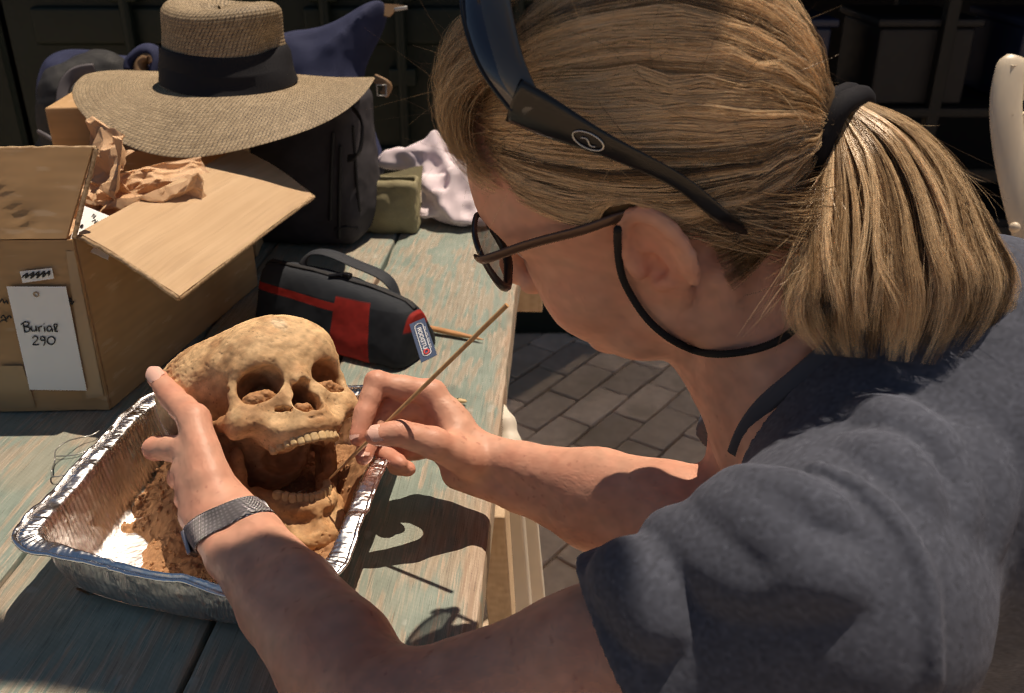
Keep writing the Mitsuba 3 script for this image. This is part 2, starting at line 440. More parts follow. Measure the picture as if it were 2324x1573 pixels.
    # ---------------- mandible, opened about the jaw joint
    hinge = np.array([0, .010, -.004])
    J = np.eye(4); J[:3, :3] = rotm([1, 0, 0], -28)[:3, :3]; J[:3, 3] = hinge - J[:3, :3] @ hinge
    S = Sdf()
    for s in (-1, 1):
        pts = [(0, .0825, -.0865), (s * .012, .0815, -.0865), (s * .024, .073, -.0835), (s * .036, .054, -.0765), (s * .044, .034, -.069), (s * .0485, .014, -.059)]
        S.chain(pts, [.0095, .0095, .0090, .0085, .0075, .0065], .008)
        alv = [(0, .0845, -.0655), (s * .011, .082, -.0655), (s * .021, .071, -.0635), (s * .028, .054, -.060), (s * .033, .038, -.055)]
        S.chain(alv, [.0052, .0054, .0062, .0066, .0064], .010)
        S.chain([(s * .0485, .014, -.056), (s * .049, .012, -.03), (s * .050, .010, -.006)], [.0068, .0052, .0052], .008)
        S.chain([(s * .044, .034, -.062), (s * .046, .030, -.036), (s * .046, .030, -.014)], [.0065, .0050, .0035], .008)
        S.u(boxf((s * .047, .022, -.04), (.0035, .012, .022), None, .002), .008)
        S.u(ell((s * .011, .090, -.0925), (.011, .0085, .0080)), .014)
    S.u(ell((0, .0895, -.087), (.013, .0085, .012)), .014)
    S.u(cone((0, .089, -.083), (0, .088, -.072), .005, .004), .008)
    for s in (-1, 1):
        S.s(ell((s * .014, .0945, -.075), (.008, .006, .006)), .010)
    m = relax(S.mesh((-.062, -.005, -.108), (.062, .108, .006), .00115), 2)
    v, n = m.vertices, vnormals(m)
    jit = (np.stack([meshkit.fbm(v * 160 + k * 31, 3, k) for k in (1, 2, 3)], 1) - .5) * .006
    ck = crack_lines(v + jit, [[(-.008, .098, -.084), (.004, .098, -.083), (.012, .095, -.088)], [(.004, .098, -.083), (.006, .098, -.092)], [(-.016, .091, -.078), (-.019, .087, -.086)]], .0012)
    pits = np.clip((meshkit.noise(v * 380, 4) - .70) * 5, 0, 1) * np.clip((meshkit.fbm(v * 70, 2, 8) - .38) * 5, 0, 1)
    disp = (meshkit.fbm(v * 60, 3, 1) - .5) * .0018 + (meshkit.fbm(v * 260, 3, 2) - .5) * .0012 - ck * .0012 - pits * .0009
    inner = np.clip((.072 - v[:, 1]) / .02, 0, 1) * .8
    top = np.clip((v[:, 2] + .064) / .006, 0, 1) * .35
    col = bone_color(v, n, np.maximum(inner, top) * .9) * (1 - .5 * ck[:, None]) * (1 - .3 * pits[:, None]) * np.array([1.0, .95, .88])
    MJ = SK @ J
    tr = lambda q: np.asarray(q, float) @ MJ[:3, :3].T + MJ[:3, 3]
    add('human_skull__mandible', mk(tr(v + n * disp[:, None]), m.faces), 'bone', True, color=col)
    # ---------------- teeth
    def tooth(c, out, up, w, d, h, seed, M, worn=.25):
        o = unit(out); z = unit(up); o = unit(o - z * (o @ z)); x = np.cross(o, z)
        S = Sdf()
        S.u(boxf((0, 0, h * .30), (w * .5, d * .46, h * .42), None, min(w, d) * .36), .002)
        S.u(ell((0, 0, -h * .25), (w * .36, d * .42, h * .75)), .002)
        t = S.mesh((-w * .8, -d * .8, -h * 1.2), (w * .8, d * .8, h), .0006)
        q = t.vertices
        r = np.random.default_rng(seed)
        b = meshkit.fbm(q * 500 + seed * 7, 2, 1)[:, None]
        root = np.clip(-(q[:, 2] / h) * 1.6 + .15, 0, 1)[:, None]
        c0 = np.array([.56, .40, .215]) * r.uniform(.88, 1.08)
        col = c0 * (1 - root) + np.array([.46, .29, .15]) * root
        edge = np.clip((q[:, 2] / h - .62) * 6, 0, 1)[:, None] * worn
        col = col * (1 - edge) + np.array([.50, .36, .20]) * edge
        q = c + q[:, :1] * x + q[:, 1:2] * o + q[:, 2:3] * z
        q = q @ M[:3, :3].T + M[:3, 3]
        add('human_skull__tooth', mk(q, t.faces), 'tooth_enamel', True, color=np.clip(col * (.8 + .35 * b), 0, 1))
    pbr('tooth_enamel', VC, .45, specular=.25)
    up_w = [.0084, .0066, .0074, .0068, .0066, .0095, .0090]
    for s in (-1, 1):
        a = .0004
        for k, w in enumerate(up_w):
            if s < 0 and k > 5:
                continue
            a += w / 2
            th = a / .038
            c = np.array([s * .0295 * math.sin(th), .0455 + .0455 * max(math.cos(th), 0) ** .8, -.0370 + .0035 * math.sin(th) ** 2])
            o = np.array([s * math.sin(th) * 1.2, math.cos(th), 0])
            tooth(c, o, [0, .10, -1], w * .93, .0066 if k < 3 else .0090, .0112 if k != 2 else .0122, 10 + k + (50 if s > 0 else 0), SK)
            a += w / 2
    lo_w = [.0054, .0060, .0068, .0070, .0070, .0104]
    for s in (-1, 1):
        a = .0003
        for k, w in enumerate(lo_w):
            a += w / 2
            th = a / .034
            c = np.array([s * .0275 * math.sin(th), .044 + .0405 * max(math.cos(th), 0) ** .85, -.0590 + .0035 * math.sin(th) ** 2])
            o = np.array([s * math.sin(th) * 1.2, math.cos(th), 0])
            tooth(c, o, [0, .04, 1], w * .93, .0062 if k < 3 else .0085, .0106 if k != 2 else .0112, 100 + k + (50 if s > 0 else 0), MJ, .35)
            a += w / 2
def soil_piece(key, m, seed):
    v, n = m.vertices, vnormals(m)
    v = v + n * ((meshkit.fbm(v * 170, 3, seed) - .5) * .006 + (meshkit.noise(v * 900, seed) - .5) * .0012)[:, None]
    col = np.array([.36, .185, .085]) * (.6 + .8 * meshkit.fbm(v * 300, 3, seed))[:, None]
    add(key, mk(skw(v), m.faces), 'bone', True, color=np.clip(col, 0, 1))
build_skull()
# ================================================================ the person: one continuous body
HM = np.array([[-0.83128831, -0.21577283, -0.51225173], [0.3268014, -0.9351969, -0.13640969], [-0.44962272, -0.28080037, 0.84793311]])
HT = np.array([0.1018941, 0.5682546, 1.10091358])
def hw(f, l, u):                                   # head space (forward, to its left, up) to the world
    return HM @ np.array([f, l, u]) + HT
def hws(q):
    return np.asarray(q, float) @ HM.T + HT
LW, LE, LS = P(508, 1180, .685), P(893, 1655, .51), P(1860, 1378, .475)
RW, RE, RS = P(1100, 1058, .760), P(1690, 1235, .68), np.array([.240, .690, .965])
NB = np.array([.200, .525, .962])
LHAND = {
    'thumb': [P(478, 1085, .700), P(440, 952, .725), P(391, 902, .748), P(357, 858, .762)],
    'index': [P(428, 1018, .722), P(352, 1018, .752), P(372, 1012, .782), P(405, 1005, .796)],
    'middle': [P(425, 1072, .718), P(408, 1084, .752), P(412, 1078, .782), P(420, 1072, .796)],
    'ring': [P(437, 1118, .712), P(424, 1132, .745), P(428, 1130, .772), P(432, 1128, .785)],
    'little': [P(458, 1158, .705), P(446, 1168, .733), P(450, 1172, .752), P(458, 1172, .765)]}
RHAND = {
    'thumb': [P(1062, 1042, .745), P(983, 1005, .724), P(907, 982, .714), P(856, 988, .711)],
    'index': [P(980, 893, .768), P(855, 868, .755), P(827, 938, .744), P(813, 990, .737)],
    'middle': [P(972, 930, .782), P(878, 928, .768), P(838, 995, .755), P(826, 1034, .744)],
    'ring': [P(972, 972, .790), P(880, 985, .778), P(872, 1032, .765), P(905, 1050, .754)],
    'little': [P(985, 1010, .792), P(905, 1030, .784), P(900, 1058, .770), P(926, 1064, .760)]}
FR = {'thumb': [.0150, .0120, .0098, .0078], 'index': [.0115, .0094, .0080, .0066], 'middle': [.0115, .0094, .0080, .0067],
      'ring': [.0110, .0090, .0076, .0064], 'little': [.0100, .0078, .0066, .0056]}
def finger(S, J, r, wrinkle=True):
    for a, b, ra, rb in zip(J[:-1], J[1:], r[:-1], r[1:]):
        m = (a + b) / 2
        S.u(cone(a, m, ra, (ra + rb) / 2 * .93), .0045)
        S.u(cone(m, b, (ra + rb) / 2 * .93, rb), .0045)
    t = unit(J[-1] - J[-2])
    S.u(cone(J[-1], J[-1] + t * r[-1] * .55, r[-1], r[-1] * .72), .003)
def hand(S, H, W, side, k=.008):
    for n in ('index', 'middle', 'ring', 'little'):
        J = H[n]
        S.u(cone(W + (J[0] - W) * .12, W + (J[0] - W) * .55, .0165, .0135), k)
        S.u(cone(W + (J[0] - W) * .55, J[0], .0135, FR[n][0]), k)
    names = ['index', 'middle', 'ring', 'little']
    for a, b in zip(names[:-1], names[1:]):
        S.u(cone((H[a][0] * .7 + W * .3), (H[b][0] * .7 + W * .3), .0115, .0110), k)
    c = H['thumb'][0]
    S.u(cone(W + (c - W) * .2, c, .0155, .0140), k * .8)
    S.u(cone(c, H['thumb'][1], .0140, .0122), k * .8)
    S.u(cone(c * .6 + H['thumb'][1] * .4, H['index'][0] * .55 + W * .45, .010, .011), k)       # web of the thumb
    for n in names:
        finger(S, H[n], FR[n])
    finger(S, H['thumb'][1:], FR['thumb'][1:])
def arm(S, W, E, Sh, wide, rw, rmid, re, rs):
    ax = unit(E - W)
    wd = unit(wide - ax * (wide @ ax))
    L = E - W
    for s in (-1, 1):
        S.u(cone(W - L * .10 + wd * s * .010, W + L * .16 + wd * s * .010, rw * .92, rw), .006)
        S.u(cone(W + L * .16 + wd * s * .010, W + L * .45 + wd * s * .009, rw, rmid * .82), .008)
        S.u(cone(W + L * .45 + wd * s * .009, W + L * .72 + wd * s * .009, rmid * .82, rmid * .95), .008)
    S.u(cone(W + L * .72, E, rmid * 1.12, re), .012)
    S.u(cone(E, E * .5 + Sh * .5, re, (re + rs) / 2 * .97), .014)
    S.u(cone(E * .5 + Sh * .5, Sh, (re + rs) / 2 * .97, rs), .025)
def head_sdf(S):
    def e(c, r, k=.015, R=None, sub=False):
        M = HM if R is None else HM @ R
        (S.s if sub else S.u)(ell(hw(*c), r, M), k)
    def c(a, b, ra, rb, k=.01):
        S.u(cone(hw(*a), hw(*b), ra, rb), k)
    e((-.006, 0, .046), (.090, .074, .078), .01)
    e((.040, 0, .040), (.079, .068, .072), .03)
    e((.046, 0, -.022), (.056, .059, .070), .03)
    for s in (-1, 1):
        e((.066, s * .034, -.026), (.034, .030, .034), .02)
        e((.072, s * .030, -.045), (.026, .022, .026), .02)
        c((.012, s * .054, -.048), (.050, s * .040, -.068), .017, .017, .02)
        c((.050, s * .040, -.068), (.084, s * .012, -.083), .017, .015, .02)
        c((.005, s * .062, -.012), (.012, s * .055, -.048), .014, .016, .025)
        c((.102, s * .010, .043), (.080, s * .050, .038), .010, .009, .014)
        e((.106, s * .033, .021), (.014, .020, .012), .012, None, True)
        e((.0870, s * .033, .0215), (.0125, .0155, .0118), .004)          # lids, the eyes look down
        c((.1075, s * .022, -.052), (.113, 0, -.046), .004, .0055, .006)
        c((.1065, s * .020, -.056), (.111, 0, -.061), .004, .0065, .006)
        e((.114, s * .014, -.024), (.012, .0085, .0085), .008)
    e((.090, 0, -.084), (.018, .022, .016), .015)
    e((.092, 0, -.052), (.018, .030, .022), .015)
    c((.103, 0, .030), (.128, 0, -.010), .0075, .0095, .010)
    e((.127, 0, -.018), (.0115, .0115, .0105), .008)
    # ears: shell, hollow, rim, lobe
    for s in (-1, 1):
        R = rot3(z=-s * 24) @ rot3(y=-10)
        o = np.array([-.001, s * .080, .004])
        E = 1.10
        q = lambda a: tuple(o + R @ (np.array([a[0], s * a[1], a[2]]) * E))
        e(q((-.004, 0, .006)), (.0175 * E, .0055 * E, .0275 * E), .006, R)
        e(q((0, -.003, -.024)), (.0095 * E, .0050 * E, .0120 * E), .008, R)
        th = np.linspace(-.5, 3.6, 15)
        rim = [q((-.004 + .0185 * math.cos(t), .0055, .006 + .0285 * math.sin(t))) for t in th]
        for a, b in zip(rim[:-1], rim[1:]):
            c(a, b, .0040, .0040, .003)
        th = np.linspace(.3, 3.5, 10)
        ah = [q((-.0065 + .0105 * math.cos(t), .0045, .002 + .0175 * math.sin(t))) for t in th]
        for a, b in zip(ah[:-1], ah[1:]):
            c(a, b, .0030, .0030, .003)
        e(q((.002, .0055, -.004)), (.0075 * E, .0075 * E, .0100 * E), .004, R, True)
        e(q((-.004, .0075, .014)), (.0110 * E, .0040 * E, .0130 * E), .003, R, True)
        c(q((.0135, .003, .002)), q((.0120, .005, -.006)), .0042, .0042, .004)   # tragus
        c(q((-.004, .004, -.012)), q((.004, .004, -.016)), .0042, .0035, .004)   # antitragus
    # neck
    S.u(cone(hw(-.030, 0, -.050), hw(-.030, 0, -.05) * .25 + NB * .75, .052, .054), .03)
    S.u(cone(hw(-.030, 0, -.05) * .25 + NB * .75, NB, .052, .054), .03)
    S.u(cone(hw(.030, 0, -.070), NB + [-.025, .01, -.025], .026, .030), .03)
    for s in (-1, 1):                                     # the two cords of the neck
        S.u(cone(hw(-.020, s * .060, -.035), NB + np.array([-.05, -.0 + .01 * s, -.03]), .011, .009), .014)
def body_sdf():
    S = Sdf()
    head_sdf(S)
    arm(S, LW, LE, LS, P(620, 1120, .685) - P(420, 1216, .685), .0178, .0285, .0370, .044)
    arm(S, RW, RE, RS, P(1100, 1000, .74) - P(1090, 1110, .75), .0180, .0375, .0450, .046)
    hand(S, LHAND, LW, 1)
    hand(S, RHAND, RW, -1)
    # chest, mostly under the shirt
    S.u(ell((.262, .535, .920), (.085, .11, .075)), .04)
    S.u(cone(LS, NB, .038, .045), .03)
    S.u(cone(RS, NB, .036, .045), .03)
    S.u(cone((.262, .535, .925), (.42, .58, .80), .10, .12), .04)
    return S
def skin_color(v, n):
    b = meshkit.fbm(v * 26, 3, 2)[:, None]
    m = meshkit.fbm(v * 120, 3, 4)[:, None]
    c = np.array([.62, .335, .235]) * (1 - b) + np.array([.54, .265, .182]) * b
    c = c * (.80 + .40 * m)
    bl = np.clip((meshkit.fbm(v * 60 + 5, 3, 14) - .5) * 3.5, -1, 1)[:, None]
    c = c * (1 + bl * np.array([.03, .10, .11]))
    red = np.zeros(len(v))
    for H in (LHAND, RHAND):
        for k, J in H.items():
            for i, w in ((0, .5), (1, .8), (2, .6), (3, .9)):
                red = np.maximum(red, w * np.exp(-((v - J[i]) ** 2).sum(1) / .010 ** 2))
    for E in (LE, RE):
        red = np.maximum(red, .6 * np.exp(-((v - E) ** 2).sum(1) / .05 ** 2))
    hx = (v - HT) @ HM
    for s in (-1, 1):
        red = np.maximum(red, .55 * np.exp(-(((hx - [.08, s * .045, -.025]) / [.03, .02, .025]) ** 2).sum(1)))
        red = np.maximum(red, .75 * np.exp(-(((hx - [-.004, s * .08, .006]) / [.024, .012, .034]) ** 2).sum(1)))
    red = np.maximum(red, .9 * np.exp(-(((hx - [.112, 0, -.054]) / [.008, .022, .011]) ** 2).sum(1)))
    c = c * (1 - red[:, None] * [.05, .28, .30])
    fr = np.clip((meshkit.noise(v * 300, 6) - .80) * 9, 0, 1) * np.clip((meshkit.fbm(v * 45, 2, 3) - .36) * 5, 0, 1)
    return np.clip(c * (1 - (.30 * fr * np.where(v[:, 2] > .97, .25, 1))[:, None] * [.7, 1, 1]), 0, 1)
BODY = body_sdf()
def hit(S, u, v, t0=.3, t1=1.2, n=220):
    """Where the line of sight (u, v) first meets the implicit shape: (point, outward normal)."""
    o, d = CAM, P(u, v, 1.0) - CAM
    ts = np.linspace(t0, t1, n)
    X = (o + ts[:, None] * d).astype(F4)
    D = S.eval(X[:, None], .01)[:, 0]
    k = int(np.argmax(D < 0))
    if not D[k] < 0:
        return None
    a, b = ts[max(k - 1, 0)], ts[k]
    for _ in range(14):
        m = (a + b) / 2
        if S.eval((o + m * d)[None, None].astype(F4), .01)[0, 0] < 0:
            b = m
        else:
            a = m
    p = o + (a + b) / 2 * d
    e = 1.5e-3
    g = np.array([S.eval((p + e * x)[None, None].astype(F4), .01)[0, 0] - S.eval((p - e * x)[None, None].astype(F4), .01)[0, 0] for x in np.eye(3)])
    return p, unit(g)
pbr('skin', VC, .48, specular=.36, bump=proc(lambda p, n, uv: fbm(p.x * 700, p.y * 700, p.z * 700, 2) + .5 * fbm(p.x * 160, p.y * 160, p.z * 160, 2), 4e-4), bscale=.00028)
def nail(key, H, r, outward, size=(.0062, .0085)):
    """A nail on the last joint, on the side that faces outward."""
    t = unit(H[-1] - H[-2])
    o = unit(np.asarray(outward) - t * (np.asarray(outward) @ t))
    x = np.cross(t, o)
    c = H[-1] - t * r * .10
    a, b = np.meshgrid(np.linspace(-1, 1, 13), np.linspace(-1, 1, 15), indexing='ij')
    w = np.sqrt(np.clip(1 - np.abs(b) ** 4, 0, 1)) * .5 + .5
    phi = a * w * .95
    R = r * 1.05
    X = c + (np.sin(phi) * R)[..., None] * x + (np.cos(phi) * R - .12 * r * np.clip(b, 0, 1) ** 2)[..., None] * o + (b * size[1] * (1 - .25 * a * a))[..., None] * t
    m = slab(X, .0005)
    add(key, m, 'nail_horn', True)
pbr('nail_horn', (.70, .43, .35), .25, specular=.5)
pbr('eye_white', (.62, .58, .55), .15, specular=.6)
pbr('brow_hair', (.17, .10, .05), .5)
def build_body():
    r = np.random.default_rng(3)
    for s in (1, -1):
        add('person__eye', trimesh.creation.icosphere(3, .0119).apply_translation(hw(.0884, s * .033, .0165)), 'eye_white', True)
        br = []
        for k in range(70):
            a = r.uniform(0, 1)
            p = np.array([.1125 - .024 * a ** 1.6, s * (.014 + .036 * a), .0455 + .004 * math.sin(a * 2.6) + r.uniform(-.002, .002)])
            d = np.array([-.25, s * .8, .35 - .5 * a]) * .0065
            br.append(tube(np.array([hw(*p), hw(*(p + d * .5 + [.0008, 0, 0])), hw(*(p + d))]), [.00016, .00014, .00005], 4))
        add('person__eyebrow', cat(*br), 'brow_hair', True)
        labels[list(scene)[-1]] = {'kind': 'stuff'}
    m = relax(BODY.mesh((-.335, .285, .73), (.47, .83, 1.30), .002), 2)
    v, n = m.vertices, vnormals(m)
    disp = (meshkit.fbm(v * 95, 3, 1) - .5) * .0009 + (meshkit.fbm(v * 420, 2, 2) - .5) * .00035
    # creases over the finger joints
    for H in (LHAND, RHAND):
        for k, J in H.items():
            for i in (1, 2):
                t = unit(J[i + 1 if i + 1 < 4 else i] - J[i - 1])
                q = (v - J[i])
                near = np.exp(-(q ** 2).sum(1) / .009 ** 2)
                s = q @ t
                disp -= near * .0010 * (np.exp(-(s / .0009) ** 2) + .7 * np.exp(-((s - .0027) / .0009) ** 2) + .7 * np.exp(-((s + .0027) / .0009) ** 2))
    m2 = mk(v + n * disp[:, None], m.faces)
    add('person__body', m2, 'skin', True, color=skin_color(v, n))
    tl = LHAND['thumb']
    nail('person__nail', tl, FR['thumb'][3] + .0004, unit(CAM - tl[3]) + .25 * unit(P(300, 780, .76) - tl[3]), (.0072, .0088))
    tr = RHAND['thumb']
    nail('person__nail', tr, FR['thumb'][3] + .0004, unit(CAM - tr[3]) + np.array([0, 0, .6]), (.0070, .0080))
    ti = RHAND['index']
    nail('person__nail', ti, FR['index'][3] + .0002, P(700, 960, .70) - ti[3], (.005, .0058))
    tm = RHAND['middle']
    nail('person__nail', tm, FR['middle'][3] + .0002, P(740, 1050, .66) - tm[3], (.005, .0058))
labels['person'] = {'label': 'blonde woman in grey t-shirt bending over the skull, holding a thin stick', 'category': 'person'}
build_body()
# ================================================================ what the person wears: shirt
def shirt_base():
    S = Sdf()
    S.u(ell((.275, .540, .930), (.110, .135, .095)), .04)
    S.u(ell((.300, .525, .965), (.105, .145, .100)), .05)
    S.u(cone((.290, .540, .905), (.470, .600, .770), .135, .155), .05)
    S.u(cone(LS, NB + [.035, -.02, .005], .066, .062), .05)
    S.u(cone(RS, NB + [.02, .02, .0], .058, .058), .05)
    S.u(cone(NB + [.020, -.022, .016], NB + [.085, .0, .050], .058, .066), .03)
    S.u(cone(hw(-.030, 0, -.05) * .35 + NB * .65, NB, .0585, .0610), .012)
    S.u(ell(LS + [.01, .005, .004], (.068, .066, .066)), .03)
    a = unit(LE - LS)
    Cc = P(1398, 1450, .486)
    hl = half(Cc, unit(a + np.array([0, -.10, -.16])))
    b1, b2 = cone(LS, LS + a * .12, .064, .0600), cone(LS + a * .12, LS + a * .23, .0600, .0500)
    S.u(lambda p: np.maximum(np.minimum(b1(p), b2(p)), hl(p)), .025)
    b = unit(RE - RS)
    hr = half(RS + b * .13, b)
    rb = cone(RS, RS + b * .16, .060, .056)
    S.u(lambda p: np.maximum(rb(p), hr(p)), .02)
    return S
SB = shirt_base()
def on_shirt(pts, lift=0.0):
    out = []
    for u, v in pts:
        h = hit(SB, u, v)
        if h is not None:
            out.append((float((h[0] - CAM) @ FWD), h[0] + h[1] * lift))
    m = np.median([a for a, _ in out]) if out else 0
    return [b for a, b in out if a < m + .035]          # not what lies farther behind
SHIRT = shirt_base()
ridges = [([(1605, 1082), (1660, 1108), (1737, 1138), (1804, 1148), (1880, 1175)], [.004, .0080, .0090, .008, .004], -.0020),
          ([(1560, 1142), (1612, 1162), (1689, 1196), (1746, 1229), (1810, 1275)], [.005, .0095, .0100, .009, .004], -.0020),
          ([(1492, 1210), (1526, 1218), (1593, 1256), (1650, 1296), (1715, 1335)], [.004, .0090, .0095, .008, .004], -.0030),
          ([(1405, 1290), (1432, 1310), (1468, 1362), (1495, 1430)], [.008, .0120, .011, .004], -.0012),
          ([(1640, 1078), (1708, 1062), (1780, 1057), (1847, 1065), (1923, 1094), (1995, 1147), (2062, 1228), (2100, 1310), (2116, 1390), (2119, 1480), (2118, 1560)], [.0042] * 11, -.0008),
          ([(1976, 932), (2043, 972), (2105, 1020), (2163, 1087), (2190, 1180)], [.004, .009, .009, .006, .003], -.004),
          ([(1960, 1010), (2040, 1060), (2100, 1130)], [.005, .009, .004], -.006),
          ([(2200, 1000), (2240, 1110), (2250, 1230)], [.005, .009, .004], -.007),
          ([(2140, 1560), (2230, 1500), (2324, 1440)], [.006, .012, .008], -.008),
          ([(1760, 1340), (1850, 1300), (1930, 1330)], [.004, .008, .003], -.006)]
for pts, rad, lift in ridges:
    q = on_shirt(pts, lift)
    if len(q) >= 3:
        s = spline(np.hstack([np.array(q), np.array(rad[-len(q):])[:, None]]), 4 * len(q))
        SHIRT.chain(s[:, :3], np.abs(s[:, 3]), .015 if rad[0] != .0042 else .0028)
_a, _b = hit(SB, 1872, 806)[0], hit(SB, 1664, 1046)[0]
_n = np.cross(_b - _a, [0.0, 1.0, .12]); _n = unit(_n if _n @ (NB - HT) > 0 else -_n)
_hp, _nc = half(_a, _n), cone(hw(-.03, 0, -.05), NB + [-.03, .02, -.03], .085, .080)
neck_cut = [lambda p: np.maximum(_hp(p), _nc(p)), cone(NB + [-.018, .020, .006], NB + [-.065, .040, -.045], .050, .034), cone(NB + [-.065, .035, -.045], NB + [-.10, .050, -.10], .036, .016)]
def shirt_post(X, d):
    d = np.maximum(d, -(d + .0042))
    for f in neck_cut:
        e = -f(X)
        d = np.maximum(d, e)
    return d.astype(F4)
def heather(v):
    f = meshkit.noise(v * 1300, 3)[:, None]; m = meshkit.fbm(v * 240, 3, 5)[:, None]; b = meshkit.fbm(v * 30, 3, 8)[:, None]
    m = meshkit.fbm(v * 620, 2, 5)[:, None]
    c = np.array([.070, .076, .100]) * (.66 + .68 * m) * (.8 + .4 * f) * (.94 + .12 * b)
    return np.clip(c, 0, 1)
def build_shirt():
    m = relax(SHIRT.mesh((-.10, .22, .62), (.66, .80, 1.14), .0024, shirt_post), 3)
    v, n = m.vertices, vnormals(m)
    v = v + n * ((meshkit.fbm(v * 17, 3, 4) - .5) * .0042 + (meshkit.fbm(v * 130, 3, 2) - .5) * .0007)[:, None]
    pbr('jersey', VC, .95, specular=.1, sheen=.6, sheen_tint=.3)
    add('person__shirt', mk(v, m.faces), 'jersey', True, color=heather(m.vertices))
    q = on_shirt([(1905, 780), (1870, 806), (1830, 840), (1790, 874), (1752, 905), (1715, 945), (1690, 985), (1672, 1030), (1655, 1062)], .0005)
    if len(q) > 4:
        add('person__collar', tube(spline(np.array(q), 60), .0058, 10, flat=(unit(CAM - NB), .40)), 'jersey', True, color=np.tile([[.075, .078, .094]], (602, 1)))
    labels['person__shirt'] = {'label': 'heathered blue grey short sleeved t-shirt'}
build_shirt()
# ================================================================ hair
TIE = np.array([-.105, 0, .003])
HC, HR = np.array([-.002, 0, .050]), np.array([.100, .086, .090])
def cap_sdf():
    S = Sdf()
    S.u(ell(hws(HC), HR - .003, HM), .01)
    S.u(cone(hw(-.060, 0, .040), hws(TIE), .046, .007), .03)
    return S
def hairline(q):
    """Above 0 where hair grows (head space)."""
    f, l, u = q[:, 0], np.abs(q[:, 1]), q[:, 2]
    line = .022 + .60 * f + .020 * np.clip((f - .06) / .04, 0, 1)
    line = line + .014 * np.clip(1 - np.abs(f + .004) / .034, 0, 1)
    line = np.where(f < -.022, -.012 + 1.1 * (f + .022), line)
    return u - line - np.where(l < .05, np.clip((f - .05) / .05, 0, 1) * .014, 0)
def cap_post(X, d):
    q = (X - HT.astype(F4)) @ HM.astype(F4)
    return np.maximum(d, -(hairline(q) + .004) * .8).astype(F4)
pbr('hair_base', (.10, .062, .032), .7, specular=.2)
def build_hair():
    CS = cap_sdf()
    lo, hi = HT - .16, HT + .17
    m = relax(CS.mesh(lo, hi, .003, cap_post), 2)
    add('person__scalp_hair', m, 'hair_base', True)
    scene['hair_strand'] = {'type': 'blendbsdf', 'weight': .5, 'a': {'type': 'twosided', 'bsdf': {'type': 'principled', 'base_color': VC, 'roughness': .22, 'specular': 1.0, 'spec_tint': .3}},
                            'b': {'type': 'principledthin', 'base_color': VC, 'roughness': .3, 'eta': 1.55, 'diff_trans': .9}}
    TONES = np.array([(.80, .60, .37), (.58, .41, .235), (.30, .19, .098), (.085, .052, .027)])
    r = np.random.default_rng(21)
    groups = {k: [] for k in range(4)}
    def radius(d):
        return 1 / np.sqrt(((d / HR) ** 2).sum(-1))
    dT = unit(TIE - HC)
    # guides: one for each lock
    nk = 620
    def roots(n):
        out = []
        while len(out) < n:
            d = r.normal(size=(n * 3, 3)); d /= np.linalg.norm(d, axis=1, keepdims=True)
            q = HC + d * radius(d)[:, None]
            ok = (hairline(q) > .0) & (d @ dT < .93)
            near = hairline(q)
            w = ok & (r.uniform(size=len(q)) < np.where(near < .016, 1.0, .42))
            out += list(d[w])
        return np.array(out[:n])
    gd = roots(nk)
    from scipy.spatial import cKDTree
    tree = cKDTree(gd)
    n = 20000
    d0 = roots(n)
    _, gi = tree.query(d0)
    tone_g = np.clip(meshkit.fbm(gd * 5, 2, 3) * 3.2 - .2 + r.normal(size=nk) * 1.0, 0, 3.99).astype(int)
    lift_g = r.uniform(-.0042, .0060, nk)
    t = np.linspace(0, 1, 13)
    def path(d, tt):
        c = np.clip(d @ dT, -1, 1); om = np.arccos(c)[:, None]
        return (np.sin((1 - tt)[None] * om) / np.sin(om))[..., None] * d[:, None] + (np.sin(tt[None] * om) / np.sin(om))[..., None] * dT
    pd = path(d0, t)
    gp = path(gd[gi], t)
    w = (np.sin(np.pi * t) ** .8 * .62)[None, :, None]
    dd = pd * (1 - w) + gp * w
    dd /= np.linalg.norm(dd, axis=2, keepdims=True)
    sag = (.006 * np.sin(np.pi * t))[None, :, None] * np.where(d0[:, 1] > 0, 1, 1)[:, None, None] * np.array([0, 0, -1.0])
    nz = np.stack([meshkit.fbm(dd.reshape(-1, 3) * 7 + 20 * k, 3, 40 + k) for k in range(3)], 1).reshape(dd.shape) - .5
    nf = np.stack([meshkit.noise(dd.reshape(-1, 3) * 26 + gi.repeat(13)[:, None] * 3.1 + 7 * k, 50 + k) for k in range(3)], 1).reshape(dd.shape) - .5
    dd = dd + sag + (nz * .10 + nf * .018) * (np.sin(np.pi * np.clip(t * 1.05, 0, 1)) * (t > .02))[None, :, None]
    dd /= np.linalg.norm(dd, axis=2, keepdims=True)
    jit = r.uniform(-.0018, .0032, n)[:, None] + lift_g[gi][:, None]
    wave = .0010 * np.sin(t[None] * r.uniform(5, 11, n)[:, None] + r.uniform(0, 6.28, n)[:, None])
    off = (jit * np.sin(np.pi * t * .92 + .12)[None] + wave)
    q = HC + dd * (radius(dd) + off)[..., None]
    e = (np.clip((t - .72) / .28, 0, 1) ** 1.7)[None, :, None]
    end = TIE + r.normal(size=(n, 1, 3)) * np.array([.002, .008, .009]) * .8
    end = np.broadcast_to(end, q.shape)
    q = q * (1 - e) + end * e
    eb = np.exp(-((q[..., 0] - .001) / .026) ** 2)                      # the hair goes round the top of the ear
    um = .012 + .046 * eb
    q[..., 2] = np.where((q[..., 2] < um) & (q[..., 0] > -.020) & (np.abs(q[..., 1]) > .03), um - (um - q[..., 2]) * .12, q[..., 2])
    low = (hairline(q.reshape(-1, 3)).reshape(n, -1) > -.02).all(1)
